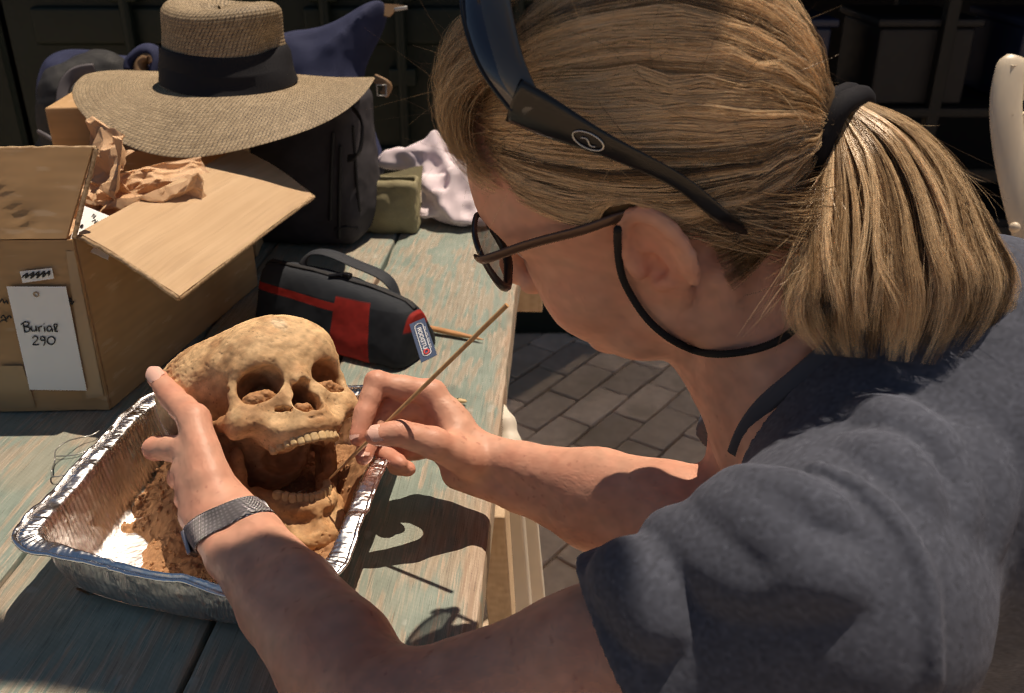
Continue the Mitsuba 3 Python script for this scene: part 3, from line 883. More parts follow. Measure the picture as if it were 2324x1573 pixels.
    for i in np.nonzero(low)[0]:
        groups[int(np.clip(tone_g[gi[i]] + r.integers(-1, 2) * (r.uniform() < .4), 0, 3))].append((hws(q[i]), .00014 * r.uniform(.7, 1.25)))
    for k in range(420):                                # loose wisps behind the ear
        a = np.array([r.uniform(-.045, -.015), 0, r.uniform(.005, .045)]); d = unit(np.array([a[0], .085, a[2]]) - HC); a = HC + d * radius(d)
        e = TIE + np.array([r.uniform(-.012, .03), r.uniform(.005, .05), r.uniform(-.075, -.015)])
        q = np.linspace(0, 1, 11)[:, None]
        m_ = (a + e) / 2 + np.array([-.004, r.uniform(.008, .022), r.uniform(-.012, .006)])
        p = a * (1 - q) ** 2 + 2 * m_ * q * (1 - q) + e * q ** 2 + np.sin(q * r.uniform(3, 8) + r.uniform(0, 6)) * r.normal(size=3) * .0012
        groups[int(r.choice([0, 1, 2, 3, 3]))].append((hws(p), .00017))
    for k in range(1500):                               # loose hair over the forehead, before the sunglasses
        l0 = r.uniform(-.05, .062)
        a = np.array([.094 - .22 * l0 * l0 / .06 - r.uniform(0, .012), l0, .088 - 4.5 * l0 * l0 + r.uniform(-.004, .010)])
        hgt = r.uniform(.2, 1.0)
        m1 = a + np.array([.010 + .016 * hgt, r.uniform(-.006, .006), .016 + .012 * hgt])
        e = np.array([.046 - r.uniform(0, .02), l0 * .9 + r.uniform(-.01, .01), .150 - 5.0 * l0 * l0 + r.uniform(-.004, .004)])
        m2 = e + np.array([.030 + .012 * hgt, 0, .004 + .010 * hgt])
        q = np.linspace(0, 1 if r.uniform() < .7 else r.uniform(.4, .9), 11)[:, None]
        p = a * (1 - q) ** 3 + 3 * m1 * q * (1 - q) ** 2 + 3 * m2 * q * q * (1 - q) + e * q ** 3
        p = p + np.sin(q * r.uniform(4, 11) + r.uniform(0, 6)) * r.normal(size=3) * .0016 * q
        groups[int(r.choice([0, 1, 1, 2, 2, 3]))].append((hws(p), .00013))
    gl_ = []                                            # hair behind the ear, drawn back to the tie
    for a, b in (((1545, 448), (1886, 292)), ((1575, 480), (1884, 302)), ((1596, 515), (1882, 314)), ((1612, 550), (1880, 326)), ((1626, 585), (1878, 338)), ((1640, 622), (1876, 350)), ((1655, 655), (1874, 360))):
        row = []
        for tq_ in np.linspace(0, 1, 6):
            u_, v_ = np.array(a) * (1 - tq_) + np.array(b) * tq_ + np.array([0, 34 * math.sin(math.pi * tq_)])
            h_ = hit(BODY, u_, v_)
            if h_ is not None and float((h_[0] - CAM) @ FWD) < .60:
                row.append(h_[0] + h_[1] * .004)
        if len(row) > 3:
            row[-1] = hws(TIE) * .6 + row[-1] * .4
            gl_.append(spline(np.array(row), 11))
    for k in range(1500 if len(gl_) > 2 else 0):
        x = r.uniform(0, len(gl_) - 1.001); i_ = int(x); x -= i_
        p = gl_[i_] * (1 - x) + gl_[i_ + 1] * x
        c_ = unit(CAM - p[5]) * r.uniform(-.001, .006)
        p = p + np.sin(np.linspace(0, np.pi, 11))[:, None] * c_ + r.normal(size=(11, 3)) * .00025 + np.sin(np.linspace(0, r.uniform(4, 9), 11) + r.uniform(0, 6))[:, None] * r.normal(size=3) * .0007
        groups[int(r.choice([0, 1, 2, 2, 3, 3]))].append((p[r.integers(0, 4):], .00014))
    # frizz at the front and along the crown
    for k in range(380):
        if k < 200:
            th = r.uniform(-.4, .9)
            d = unit([.85, r.uniform(-.45, .75), r.uniform(.30, .95)])
        else:
            d = unit([r.uniform(-1, .6), r.uniform(-.2, .9), r.uniform(.0, 1)])
        a = HC + d * radius(d)
        if hairline(a[None])[0] < .004:
            continue
        L = r.uniform(.008, .026) if k < 200 else r.uniform(.012, .03)
        tg = unit(unit(dT - d * (dT @ d)) * r.uniform(-.4, 1.0) + r.normal(size=3) * .5 + d * r.uniform(.2, .9))
        cv = r.normal(size=3) * 1.8
        s = np.linspace(0, 1, 8)[:, None]
        pts = a + tg * L * s + (d * .3 + cv) * L * s ** 2 * .6
        groups[int(r.choice([1, 2, 3, 3]))].append((hws(pts), .00011))
    def strand_mesh(items, centre):
        """Each hair as a narrow ridge of two faces, its open side to the head, shaded round."""
        byn = {}
        for p, rad, tone in items:
            byn.setdefault(len(p), []).append((p, rad, tone))
        Vs, Fs, Ns, Cs, at = [], [], [], [], 0
        for m, it in byn.items():
            Pm = np.array([x[0] for x in it]); rad = np.array([x[1] for x in it]); tn = np.array([x[2] for x in it])
            t = np.gradient(Pm, axis=1); t /= np.linalg.norm(t, axis=2, keepdims=True) + 1e-12
            o = Pm - centre; o = o - t * (o * t).sum(2, keepdims=True); o /= np.linalg.norm(o, axis=2, keepdims=True) + 1e-9
            b = np.cross(t, o)
            tp = np.minimum(1, .25 + .75 * (np.arange(m)[::-1] / 2.0))[None, :, None] * rad[:, None, None]
            V = np.stack([Pm - b * tp, Pm + o * tp * .7, Pm + b * tp], 2)
            N = np.stack([-.85 * b + .53 * o, o, .85 * b + .53 * o], 2)
            k = len(it)
            col = TONES[tn] * r.uniform(.75, 1.2, (k, 1))
            C = np.broadcast_to(col[:, None, None], V.shape)
            i, q, e = np.meshgrid(np.arange(k), np.arange(m - 1), np.arange(2), indexing='ij')
            a = (i * m + q) * 3 + e + at
            f = np.stack([a, a + 1, a + 4, a + 3], -1).reshape(-1, 4)
            Vs.append(V.reshape(-1, 3)); Ns.append(N.reshape(-1, 3)); Cs.append(C.reshape(-1, 3)); Fs.append(np.vstack([f[:, [0, 1, 2]], f[:, [0, 2, 3]]]))
            at += k * m * 3
        return np.vstack(Vs), np.vstack(Fs), np.vstack(Ns), np.vstack(Cs)
    def write(key, grp, centre):
        items = [(p, rad, k) for k in grp for p, rad in grp[k]]
        V, F, N, C = strand_mesh(items, centre)
        fn = meshkit.write_ply((grown(key, V), F), False, None, np.clip(C, 0, 1), normals=N)
        scene[key] = {'type': 'ply', 'filename': fn, 'face_normals': False, 'bsdf': {'type': 'ref', 'id': 'hair_strand'}}
        labels[key] = {'kind': 'stuff'}
    write('person__hair', groups, hws(HC))
    # ---------------- the ponytail
    tq = np.array([0, .10, .25, .45, .70, .88, 1.0])
    Lp = np.array([(1890, 300), (1872, 350), (1858, 420), (1832, 520), (1802, 640), (1800, 720), (1842, 785)], float)
    Rp = np.array([(1950, 222), (2010, 245), (2095, 292), (2190, 412), (2252, 560), (2278, 665), (2215, 790)], float)
    dep = np.array([.531, .528, .523, .517, .511, .508, .511])
    thick = np.array([.010, .014, .021, .029, .032, .029, .022])
    from scipy.interpolate import CubicSpline
    fl, fr_, fd, ft = CubicSpline(tq, Lp), CubicSpline(tq, Rp), CubicSpline(tq, dep), CubicSpline(tq, thick)
    n = 14000
    s = r.uniform(0, 1, n); ang = r.uniform(-1, 1, n)
    ng = 260
    gs, ga, gl = r.uniform(0, 1, ng), r.uniform(-1, 1, ng), r.uniform(.80, 1.04, ng)
    gtone = np.clip(r.normal(1.45, 1.15, ng), 0, 3.99).astype(int)
    gw, gph = r.uniform(-.09, .09, ng), r.uniform(0, 6.28, ng)
    gi = cKDTree(np.stack([gs * 2, ga], 1)).query(np.stack([s * 2, ang], 1))[1]
    pg = {k: [] for k in range(4)}
    tt = np.linspace(0, 1, 14)
    for i in range(n):
        g = gi[i]
        L = gl[g] * r.uniform(.93, 1.03)
        if r.uniform() < .10:
            L *= r.uniform(.55, .9)
        te = np.clip(tt * L, 0, 1.03)
        pull = .88 * np.sin(np.pi * np.clip(tt, 0, 1) * .62)
        ss = s[i] * (1 - pull) + gs[g] * pull + gw[g] * np.sin(tt * 5 + gph[g]) * tt ** .6 + r.normal() * .016 * tt + .012 * np.sin(tt * r.uniform(6, 13) + r.uniform(0, 6)) * tt
        aa = ang[i] * (1 - pull * .7) + ga[g] * pull * .7
        ed = np.sqrt(np.clip(1 - (2 * np.clip(ss, 0, 1) - 1) ** 2, 0.02, 1))
        uv = fl(te) * (1 - ss[:, None]) + fr_(te) * ss[:, None]
        de = fd(te) + ft(te) * aa * ed + r.normal() * .0006
        p = CAM + de[:, None] * (FWD + (uv[:, :1] - 1162) / FOC * np.array([1.0, 0, 0]) - (uv[:, 1:] - 786.5) / FOC * UPV)
        pg[int(np.clip(gtone[g] + (r.uniform() < .3) * r.integers(-1, 2), 0, 3))].append((p, .00014 * r.uniform(.7, 1.2)))
    for k in range(170):                                # stray ones
        a0 = r.uniform(.15, .68); ss = r.choice([r.uniform(.9, 1.0), r.uniform(-.02, .1), r.uniform(0, 1)])
        uv = fl(a0) * (1 - ss) + fr_(a0) * ss
        p0 = P(uv[0], uv[1], fd(a0) - ft(a0) * .5)
        dr_ = (P(*(fr_(min(a0 + .1, 1)) * ss + fl(min(a0 + .1, 1)) * (1 - ss)), fd(a0)) - P(*uv, fd(a0)))
        out = np.array([1.0 if ss > .5 else -.8, -.2, .35]) * r.uniform(.2, 1)
        L = r.uniform(.012, .038); q = np.linspace(0, 1, 9)[:, None]
        pts = p0 + unit(unit(dr_) + out * .8) * L * q + (r.normal(size=3) * .5 + np.array([0, 0, -.6])) * L * q ** 2 * .7
        pg[int(r.integers(0, 4))].append((pts, .00010))
    write('person__ponytail', pg, P(2040, 560, .53))
    # hair tie
    ax = unit(P(2010, 300, .520) - hws(TIE))
    c = hws(TIE + np.array([.003, 0, -.006])) - ax * .001
    ax = unit(ax + .35 * (CAM - c))
    x = unit(np.cross(ax, [0, 1, .3])); y = np.cross(ax, x)
    pbr('black_elastic', (.012, .012, .016), .85, specular=.2)
    for o in (-.0035, .0035):
        rg = [c + ax * o + (.0185 + .001 * math.sin(5 * a)) * (math.cos(a) * x * 1.0 + math.sin(a) * y * 1.25) for a in np.linspace(0, 2 * math.pi, 48, endpoint=False)]
        add('person__hair_tie', tube(rg, .0068, 10, closed=True), 'black_elastic', True)
build_hair()
# ================================================================ glasses, sunglasses, cord, watch, stick
pbr('black_gloss', (.008, .008, .010), .22, specular=.45)
pbr('bar_sheen_grey', (.09, .09, .09), .30, metallic=.5, specular=.8)  # bright sheen of the black brow bar, put into a lighter half-metal grey
pbr('dark_lens', (.012, .016, .030), .06, specular=.8, clearcoat=1.0, clearcoat_gloss=.98)
pbr('bronze_frame', (.10, .060, .045), .30, metallic=.5)
pbr('black_frame', (.02, .018, .020), .25, specular=.6)
scene['clear_lens'] = {'type': 'thindielectric', 'int_ior': 1.5, 'specular_transmittance': rgb(.38, .37, .38)}
labels['eyeglasses'] = {'label': 'eyeglasses with thin brown metal temples on the face of the woman', 'category': 'glasses'}
def lens_pt(s, a, b):
    l = .0355 + a * .0245; u = .0225 + b * .0215
    f = .1215 - .0030 * (l / .03) ** 2 - .0020 * b * b - .06 * (u - .03) * .6
    return hw(f, s * l, u)
def lens_outline(s, k=1.0, n=44):
    out = []
    for t in np.linspace(0, 2 * math.pi, n, endpoint=False):
        c_, s_ = math.cos(t), math.sin(t)
        e = 2.9
        a = math.copysign(abs(c_) ** (2 / e), c_); b = math.copysign(abs(s_) ** (2 / e), s_)
        out.append(lens_pt(s, a * k, b * k - .10 * (b < 0) * abs(a) * .3))
    return np.array(out)
for s in (1, -1):
    rings = np.stack([lens_outline(s, k) for k in (1.0, .75, .5, .25, .02)], 1)
    add('eyeglasses__lens', grid(rings, closed_u=True), 'clear_lens', True)
    add('eyeglasses__rim', tube(lens_outline(s, 1.02), .0019 + .0013 * np.clip(-np.sin(np.linspace(0, 2 * math.pi, 44, endpoint=False)) + .2, 0, 1), 8, closed=True), 'black_frame', True)
    tp = np.array([hw(.1085, s * .0645, .037), hw(.104, s * .072, .0385), hw(.068, s * .0775, .0400), hw(.029, s * .0785, .0370), hw(.008, s * .0755, .0350), hw(-.018, s * .0725, .024), hw(-.026, s * .070, .004)])
    sp = spline(tp, 40)
    add('eyeglasses__temple', tube(sp, np.r_[np.full(26, .0031), np.linspace(.0031, .0016, 14)], 10, flat=(HM[:, 1], .42)), 'bronze_frame', True)
add('eyeglasses__bridge', tube(spline([lens_pt(1, -1, .35), hw(.1240, 0, .0345), lens_pt(-1, -1, .35)], 14), .0013, 8), 'black_frame', True)
for s in (1, -1):
    add('eyeglasses__nose_pad', trimesh.creation.icosphere(2, 1).apply_transform(frame(HM[:, 0] * .0022, HM[:, 1] * .0018, HM[:, 2] * .0045, hw(.113, s * .0115, .017))), 'clear_lens', True)
# sunglasses pushed up into the hair
labels['sunglasses'] = {'label': 'black wraparound sunglasses pushed up into the hair', 'category': 'sunglasses'}
def sun_path(s):
    return np.array([hw(.036, 0, .170), hw(.034, s * .030, .166), hw(.030, s * .056, .154), hw(.026, s * .0745, .138), hw(.020, s * .0855, .118)])
sp = spline(np.vstack([sun_path(1)[::-1], sun_path(-1)[1:]]), 61)
dw = np.array([unit(HM @ np.array([1.0, 0, .30])) for _ in range(61)])
ss = np.abs(np.linspace(-1, 1, 61))
hwid = .024 - .008 * ss ** 3
ww = np.linspace(-.25, 1, 12)
X = sp[:, None] + ww[None, :, None] * hwid[:, None, None] * dw[:, None] * .42
X = X + (.004 * (1 - ww ** 2))[None, :, None] * unit(HM @ np.array([0, 0, 1.0]))
add('sunglasses__lens', slab(X, .0018), 'dark_lens', 40)
add('sunglasses__lens_edge', tube(X[:, -1], .0013, 8), 'black_gloss', True)
bar = sp - dw * (hwid * .30)[:, None]
add('sunglasses__brow_bar', tube(bar, .0105 - .0045 * ss ** 3, 16, flat=(np.cross(np.gradient(sp, axis=0), dw), .38)), 'bar_sheen_grey', True)
for s in (1, -1):
    tp = np.array([hw(.024, s * .0825, .124), hw(.010, s * .0860, .108), hw(-.004, s * .0890, .092), hw(-.021, s * .0895, .070), hw(-.036, s * .0865, .044), hw(-.044, s * .0825, .018), hw(-.046, s * .074, .002), hw(-.044, s * .068, -.008)])
    q = spline(np.hstack([tp, np.array([[.0130], [.0112], [.0078], [.0055], [.0046], [.0046], [.0044], [.0035]])]), 60)
    add('sunglasses__temple', tube(q[:, :3], q[:, 3], 16, flat=(HM[:, 1], .26)), 'black_gloss', True)
    c = hw(-.004, s * .0918, .0915)
    ax = unit(tp[3] - tp[1]); up_ = unit(np.cross(ax, HM[:, 1]))
    rg = [c + .0085 * math.cos(a) * ax + .0042 * math.sin(a) * up_ for a in np.linspace(0, 2 * math.pi, 30, endpoint=False)]
    if s > 0:
        pbr('silver', (.55, .55, .55), .25, metallic=1.0)
        add('sunglasses__emblem', tube(rg, .0005, 6, closed=True), 'silver', True)
        add('sunglasses__emblem', tube(spline([c + .0045 * ax + .0012 * up_, c + .002 * ax + .0020 * up_, c - .001 * ax - .0006 * up_, c - .0040 * ax + .0002 * up_], 14), .0004, 6), 'silver', True)
# cord of the glasses
cord = [(1402, 520), (1402, 560), (1410, 620), (1432, 670), (1470, 725), (1520, 768), (1575, 795), (1630, 804), (1690, 798), (1745, 783), (1800, 750), (1840, 700)]
pts = []
for u, v in cord:
    h = hit(BODY, u, v)
    pts.append(None if h is None else h[0] + (CAM - h[0]) / np.linalg.norm(CAM - h[0]) * .006)
good = [p for p in pts if p is not None]
pbr('cord', (.010, .009, .010), .9)
add('eyeglasses__cord', tube(spline(good, 80), .0023, 10), 'cord', True)
# watch
ax = unit(P(556, 1290, .672) - P(510, 1150, .690)); wd = P(620, 1120, .685) - P(420, 1216, .685); wd = unit(wd - ax * (wd @ ax)); nn = np.cross(ax, wd); nn = nn if nn @ (CAM - LW) > 0 else -nn
labels['wristwatch'] = {'label': 'steel mesh wristwatch on the left wrist of the woman', 'category': 'watch'}
wc = LW + ax * .006
scene['watch_steel'] = {'type': 'twosided', 'bsdf': {'type': 'bumpmap', 'arbitrary': proc(lambda p, n, uv: dr.sin(uv.x * 1.0) * dr.sin(uv.y * 1.0), 2e-4), 'scale': .0012, 'bsdf': {'type': 'roughconductor', 'material': 'Cr', 'alpha': .30, 'specular_reflectance': proc(lambda p, n, uv: .30 + .45 * (.5 + .5 * dr.sin(uv.x * 1.3)) * (.5 + .5 * dr.sin(uv.y * 1.3)))}}}
def wrist_r(c, t):
    o = wd * math.cos(t) + nn * math.sin(t)
    rs = np.linspace(.012, .050, 160)
    D = BODY.eval((c + rs[:, None] * o)[:, None].astype(F4), .01)[:, 0]
    k = np.nonzero(D < 0)[0]
    return rs[k[-1]] if len(k) else .02
def band(s0, s1, half_w, lift):
    from scipy.ndimage import gaussian_filter1d
    th = np.linspace(s0, s1, 90)
    rows, uvs = [], []
    sec = [(-1, 0), (-1, .9), (-.85, 1.15), (0, 1.25), (.85, 1.15), (1, .9), (1, 0)]
    for (a, h) in sec:
        rad = gaussian_filter1d(np.array([wrist_r(wc + ax * a * half_w, t) for t in th[:-1]]), 2, mode='wrap')
        rad = np.r_[rad, rad[:1]]
        rr = [wc + ax * a * half_w + (wd * math.cos(t) + nn * math.sin(t)) * (q + lift + h * .0012) for t, q in zip(th, rad)]
        rows.append(rr)
        uvs.append([(t * .026 / .0020 * 2 * math.pi / 2, a * half_w / .0020 * 2 * math.pi / 2) for t in th])
    X = np.stack([np.array(q) for q in rows], 1)
    U = np.stack([np.array(q) for q in uvs], 1)
    return grid(X), U.reshape(-1, 2)
g, U = band(-math.pi, math.pi, .0104, .0006)
add('wristwatch__mesh_band', g, 'watch_steel', True, uv=U)
def on_band(t, lift):
    return wc + (wd * math.cos(t) + nn * math.sin(t)) * (wrist_r(wc, t) + .001 + lift)
scene['polished_steel'] = {'type': 'twosided', 'bsdf': {'type': 'roughconductor', 'material': 'Cr', 'alpha': .32, 'specular_reflectance': rgb(.6, .6, .6)}}
t = math.pi * .97
c = on_band(t, .0012); o = unit(c - wc); y = np.cross(ax, o)
add('wristwatch__clasp', moved(rbox(.0185, .016, .0034, .0008), frame(ax, y, o, c)), 'polished_steel', 30)
t = -.85
c = on_band(t, .0035); o = unit(c - wc); y = np.cross(ax, o)
cs = trimesh.creation.cylinder(.0165, .007, sections=48)
add('wristwatch__case', moved(cs, frame(ax, y, o, c)), 'polished_steel', 40)
add('wristwatch__dial', moved(trimesh.creation.cylinder(.0150, .0004, sections=48), frame(ax, y, o, c + o * .0037)), 'black_gloss', 40)
add('wristwatch__crown', moved(trimesh.creation.cylinder(.0018, .003, sections=16), frame(o, np.cross(ax, o), ax, c + ax * .0176)), 'polished_steel', 40)
# the thin stick in the right hand
pbr('bamboo', proc(lambda p, n, uv: mix((.42, .24, .11), (.56, .35, .17), fbm(p.x * 300, p.y * 300, p.z * 60, 2))), .5, specular=.4)
s0, s1 = P(747, 1088, .7500), P(1151, 692, .655)
add('wooden_stick', tube(np.linspace(s0, s1, 14), np.r_[.0006, .0011, .0014, np.linspace(.0015, .0018, 11)], 12), 'bamboo', 50)
tag('wooden_stick', 'thin round wooden stick between the fingers of the right hand', 'stick')
# ================================================================ the setting: ground, paving, table, shed, container
TPHI = math.atan(.052)
TL = np.array([math.sin(TPHI), math.cos(TPHI), 0]); TA = np.array([math.cos(TPHI), -math.sin(TPHI), 0])   # along and across the table
T0 = np.array([-.0563, 0, .75])
def tab(a, l, z=0.0):                                  # across (0 at the right edge, negative to the left), along, height over the top
    return T0 + a * TA + l * TL + np.array([0, 0, z])
def paint_fn(p, n, uv):
    a = p.x * TA[0] + p.y * TA[1] + .0563 * TA[0]
    l = p.x * TL[0] + p.y * TL[1]
    pl = cell_rand(dr.floor(a / -.205) + 9, 3)
    w = fbm(a * 7 + pl * 40, l * 2.6 + pl * 9, 1, 3)
    ring = dr.sin((a + .055 * w) * 560 + pl * 20)
    fine = noise(a * 1150, l * 70, 2)
    grain = .6 * fine + .4 * noise(a * 520, l * 16, 5)
    patch = fbm(a * 24 + 7, l * 13, pl * 7, 3)
    edge = smoothstep(-.020, -.004, a + .010 * (noise(l * 16, 3) - .5))
    edge = edge * smoothstep(.22, .40, fbm(l * 22, a * 120, 1, 2) + .12)
    seam = smoothstep(.012, .002, dr.abs(a + .2095)) * smoothstep(.4, .6, noise(l * 12, 8))
    paint = mix((.130, .172, .148), (.255, .295, .258), .25 + .75 * fbm(a * 46, l * 24, 5, 3))
    paint = paint * (.90 + .20 * fine)
    wood = mix((.31, .225, .165), (.43, .34, .26), smoothstep(.2, .8, grain))
    wood = mix(wood, (.27, .185, .125), smoothstep(.35, .95, ring) * .45)
    wear = smoothstep(.47, .60, patch + .20 * (grain - .5) + .07 * ring)
    speck = smoothstep(.62, .85, grain) * .30
    c = mix(paint, wood, dr.minimum(wear * .58 + speck + edge * .8 + seam * .5, 1))
    white = smoothstep(.80, .95, fbm(a * 70, l * 45, 11, 2)) * .45
    dark = smoothstep(.74, .95, noise(a * 1300, l * 50, 4)) * .34 + smoothstep(.70, .88, fbm(a * 30, l * 14, 8, 2)) * .30
    saw = dr.sin((l * .9 + a * .45) * 1500 + 3 * noise(l * 30, a * 30)) * .02
    dust = smoothstep(.55, .75, fbm(a * 13 + 3, l * 9, 2, 2)) * .25
    c = mix(c, (.46, .49, .455), white)
    c = mix(c, (.36, .255, .17), dust)
    return mix(c, (.075, .075, .065), dark) * (1 + saw)
def paint_bump(p, n, uv):
    a = p.x * TA[0] + p.y * TA[1]
    l = p.x * TL[0] + p.y * TL[1]
    return noise(a * 620, l * 9, p.z * 300) + .5 * noise(a * 1500, l * 30, 2)
pbr('painted_plank', proc(paint_fn), .62, specular=.35, bump=proc(paint_bump, 4e-4), bscale=.00035)
def raw_fn(p, n, uv):
    g = noise(p.x * 90, p.y * 14, p.z * 160)
    r = fbm(p.x * 300, p.y * 300, p.z * 12, 2)
    return mix((.42, .29, .18), (.60, .46, .31), .5 * g + .5 * r)
pbr('raw_timber', proc(raw_fn), .7, specular=.3)
pbr('pale_timber', (.62, .55, .46), .6)
cuts = [0.0, -.2095, -.4010, -.604, -.806]
TABLE_L = (.18, 1.80)
for k in range(4):
    a1, a0 = cuts[k] - (.0015 if k else 0), cuts[k + 1] + .0015
    na, nl = 15, 220
    r = np.random.default_rng(40 + k)
    la = np.linspace(TABLE_L[0] + r.uniform(-.012, .012), TABLE_L[1] + r.uniform(-.03, .01), nl)
    ring = []
    h = .036
    prof = [(a0, -h), (a0, -.006), (a0 + .0012, -.0018), (a0 + .005, 0)] + [(a0 + (a1 - a0) * t, 0) for t in np.linspace(.08, .92, na)] + [(a1 - .005, 0), (a1 - .0014, -.0016), (a1, -.006), (a1, -h)]
    prof = np.array(prof)
    X = np.zeros((nl, len(prof), 3))
    for j, (a, z) in enumerate(prof):
        wob = (meshkit.fbm(np.stack([la * 9, la * 0 + k * 7 + (a > (a0 + a1) / 2) * 3, la * 0], 1), 4, 5) - .5)
        edge = min(a - a0, a1 - a) < .006
        aa = a + (wob * (.0055 if z > -.03 else .003) * (1 if edge else 0))
        chip = np.clip(meshkit.noise(np.stack([la * 30, la * 0 + k, la * 0 + 2 * (a > (a0 + a1) / 2)], 1), 3) - .72, 0, 1) * .012 * edge * (z > -.03)
        zz = z - chip + (meshkit.fbm(np.stack([la * 5, la * 0 + a * 20, la * 0 + k], 1), 3, 2) - .5) * .0016
        X[:, j] = T0 + aa[:, None] * TA + la[:, None] * TL + np.stack([la * 0, la * 0, zz], 1)
    g = grid(X, flip=True)
    n = len(prof)
    top = lambda base: [[base + j, base + j + 1, base + n - 1] for j in range(n - 2)]
    g = mk(g.vertices, np.vstack([g.faces, np.array(top(0)), np.array(top((nl - 1) * n))[:, ::-1], [[i * n, (i + 1) * n, (i + 1) * n + n - 1] for i in range(nl - 1)], [[i * n, (i + 1) * n + n - 1, i * n + n - 1] for i in range(nl - 1)]]))
    add('work_table__plank', g, 'painted_plank', 35)
labels['work_table'] = {'label': 'long outdoor work table of worn green painted planks', 'category': 'table'}
for l, a in ((1.40, .034), (.62, -.03)):
    m = rbox(.86, .060, .058, .002)
    add('work_table__cross_beam', moved(m, frame(TA, TL, [0, 0, 1], tab(a - .43, l, -.0365 - .029))), 'raw_timber', 30)
def beam(p0, p1, w, t, up):
    p0, p1 = np.asarray(p0, float), np.asarray(p1, float)
    z = unit(p1 - p0); x = unit(np.asarray(up, float) - z * (np.asarray(up, float) @ z)); y = np.cross(z, x)
    return moved(rbox(w, t, np.linalg.norm(p1 - p0), .003), frame(x, y, z, (p0 + p1) / 2))
for l in (1.40,):
    for a in (-.06, -.76):
        add('work_table__leg', beam(tab(a, l + .05, -.10), tab(a, l + .16, -.75), .05, .06, TA), 'raw_timber', 30)
# the near trestle: brown post against the table, pale splayed legs
add('work_table__leg', beam(P(1118, 1130, .95), P(1142, 1420, 1.12), .028, .05, TA), 'raw_timber', 30)
labels['trestle'] = {'label': 'pale folding trestle under the right edge of the table', 'category': 'trestle'}
add('trestle__leg', beam(P(1132, 1030, 1.02), P(1172, 1400, 1.30), .018, .045, [0.2, 1, 0]), 'pale_timber', 30)
add('trestle__leg', beam(P(1172, 1030, 1.12), P(1212, 1380, 1.42), .036, .022, [1, 0, 0]), 'pale_timber', 30)
S = Sdf()
S.chain([P(1142, 925, 1.06), P(1150, 960, 1.04), P(1160, 1010, 1.03)], [.004, .0085, .0105], .01)
S.u(cone(P(1128, 1030, 1.06), P(1160, 1010, 1.03), .012, .0105), .01)
cpt = P(1148, 970, 1.045)
add('trestle__end_cap', relax(S.mesh(cpt - .06, cpt + .06, .002), 3), 'pale_timber', True)
# ---------------- ground and paving
def ground_fn(p, n, uv):
    return mix((.30, .22, .15), (.44, .34, .24), fbm(p.x * 14, p.y * 14, 0, 3) + .4 * (noise(p.x * 400, p.y * 400) - .5))
pbr('sandy_earth', proc(ground_fn), .9, specular=.1)
G = np.stack(np.meshgrid(np.linspace(-14, 14, 29), np.linspace(-14, 14, 29), indexing='ij'), -1)
add('ground', grid(np.concatenate([G, G[..., :1] * 0 - .012], -1), flip=False), 'sandy_earth', False)
tag('ground', 'sandy courtyard ground between the paving bricks', None, None, 'structure')
def brick_fn(p, n, uv):
    b = fbm(p.x * 60, p.y * 60, p.z * 60, 3)
    sand = smoothstep(.45, .7, fbm(p.x * 6 + 2, p.y * 6, 1, 3))
    c = mix((.56, .42, .31), (.74, .58, .45), b)
    c = c * (.75 + .5 * cell_rand(uv.x * 997, uv.y * 991))
    return mix(c, (.42, .32, .22), sand * .55)
pbr('paving_brick', proc(brick_fn), .85, specular=.2)
bang = math.radians(54)
bl, bs = np.array([math.cos(bang), math.sin(bang)]), np.array([math.sin(bang), -math.cos(bang)])
LB, SB = .192, .098
r = np.random.default_rng(11)
cand = []
for i in range(-40, 60):
    for j in range(-60, 60):
        c = np.array([.20, 2.35]) + bl * (LB + .007) * (i + .5 * (j % 2)) + bs * (SB + .007) * j
        if -.45 < c[0] < 1.15 and .95 < c[1] < 3.05:
            cand.append((c, np.linalg.norm(c - [.25, 2.0])))
cand.sort(key=lambda x: x[1])
protos = []
for k in range(6):
    m = rbox(LB, SB, .05, .005, 2)
    m = m.subdivide()
    m.vertices += (np.stack([meshkit.noise(m.vertices * 40 + k * 9 + q, q) for q in (1, 2, 3)], 1) - .5) * .006
    protos.append(m)
rows = []
for k, (c, _) in enumerate(cand):
    m = moved(protos[k % 6], frame([*(bl), 0], [*(-bs), 0], [0, 0, 1], [c[0], c[1], -.024 + r.uniform(-.003, .004)]) @ rotm([0, 0, 1], r.uniform(-1.2, 1.2)) @ rotm([1, 0, 0], r.uniform(-.9, .9)))
    t = np.tile([[r.uniform(), r.uniform()]], (len(m.vertices), 1))
    if k < 290:
        add('ground__brick', m, 'paving_brick', True, uv=t)
    else:
        rows.append((m, t))
if rows:
    add('ground__far_brick', cat(*[a for a, _ in rows]), 'paving_brick', True, uv=np.vstack([b for _, b in rows]))
    tag('ground__far_brick', None, None, None, 'stuff')
# ---------------- the dark green container and the open store beside it, roofed out of view to keep the store dark
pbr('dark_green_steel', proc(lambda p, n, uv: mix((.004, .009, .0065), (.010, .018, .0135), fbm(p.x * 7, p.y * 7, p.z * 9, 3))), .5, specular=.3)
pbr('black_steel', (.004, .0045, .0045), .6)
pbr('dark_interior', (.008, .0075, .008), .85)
CY = 2.66
def corr(x0, x1, z0, z1, y):
    xs, ys, x = [], [], x0
    while x < x1:
        for dx, dy in ((0, 0), (.07, 0), (.10, .030), (.17, .030), (.20, 0)):
            xs.append(x + dx); ys.append(y + dy)
        x += .2
    P3 = np.zeros((len(xs), 2, 3))
    P3[:, :, 0] = np.array(xs)[:, None]; P3[:, :, 1] = np.array(ys)[:, None]
    P3[:, 0, 2], P3[:, 1, 2] = z0, z1
    return slab(P3, .004)
labels['shipping_container'] = {'label': 'dark green steel container behind the table, with vertical locking bars', 'category': 'container'}
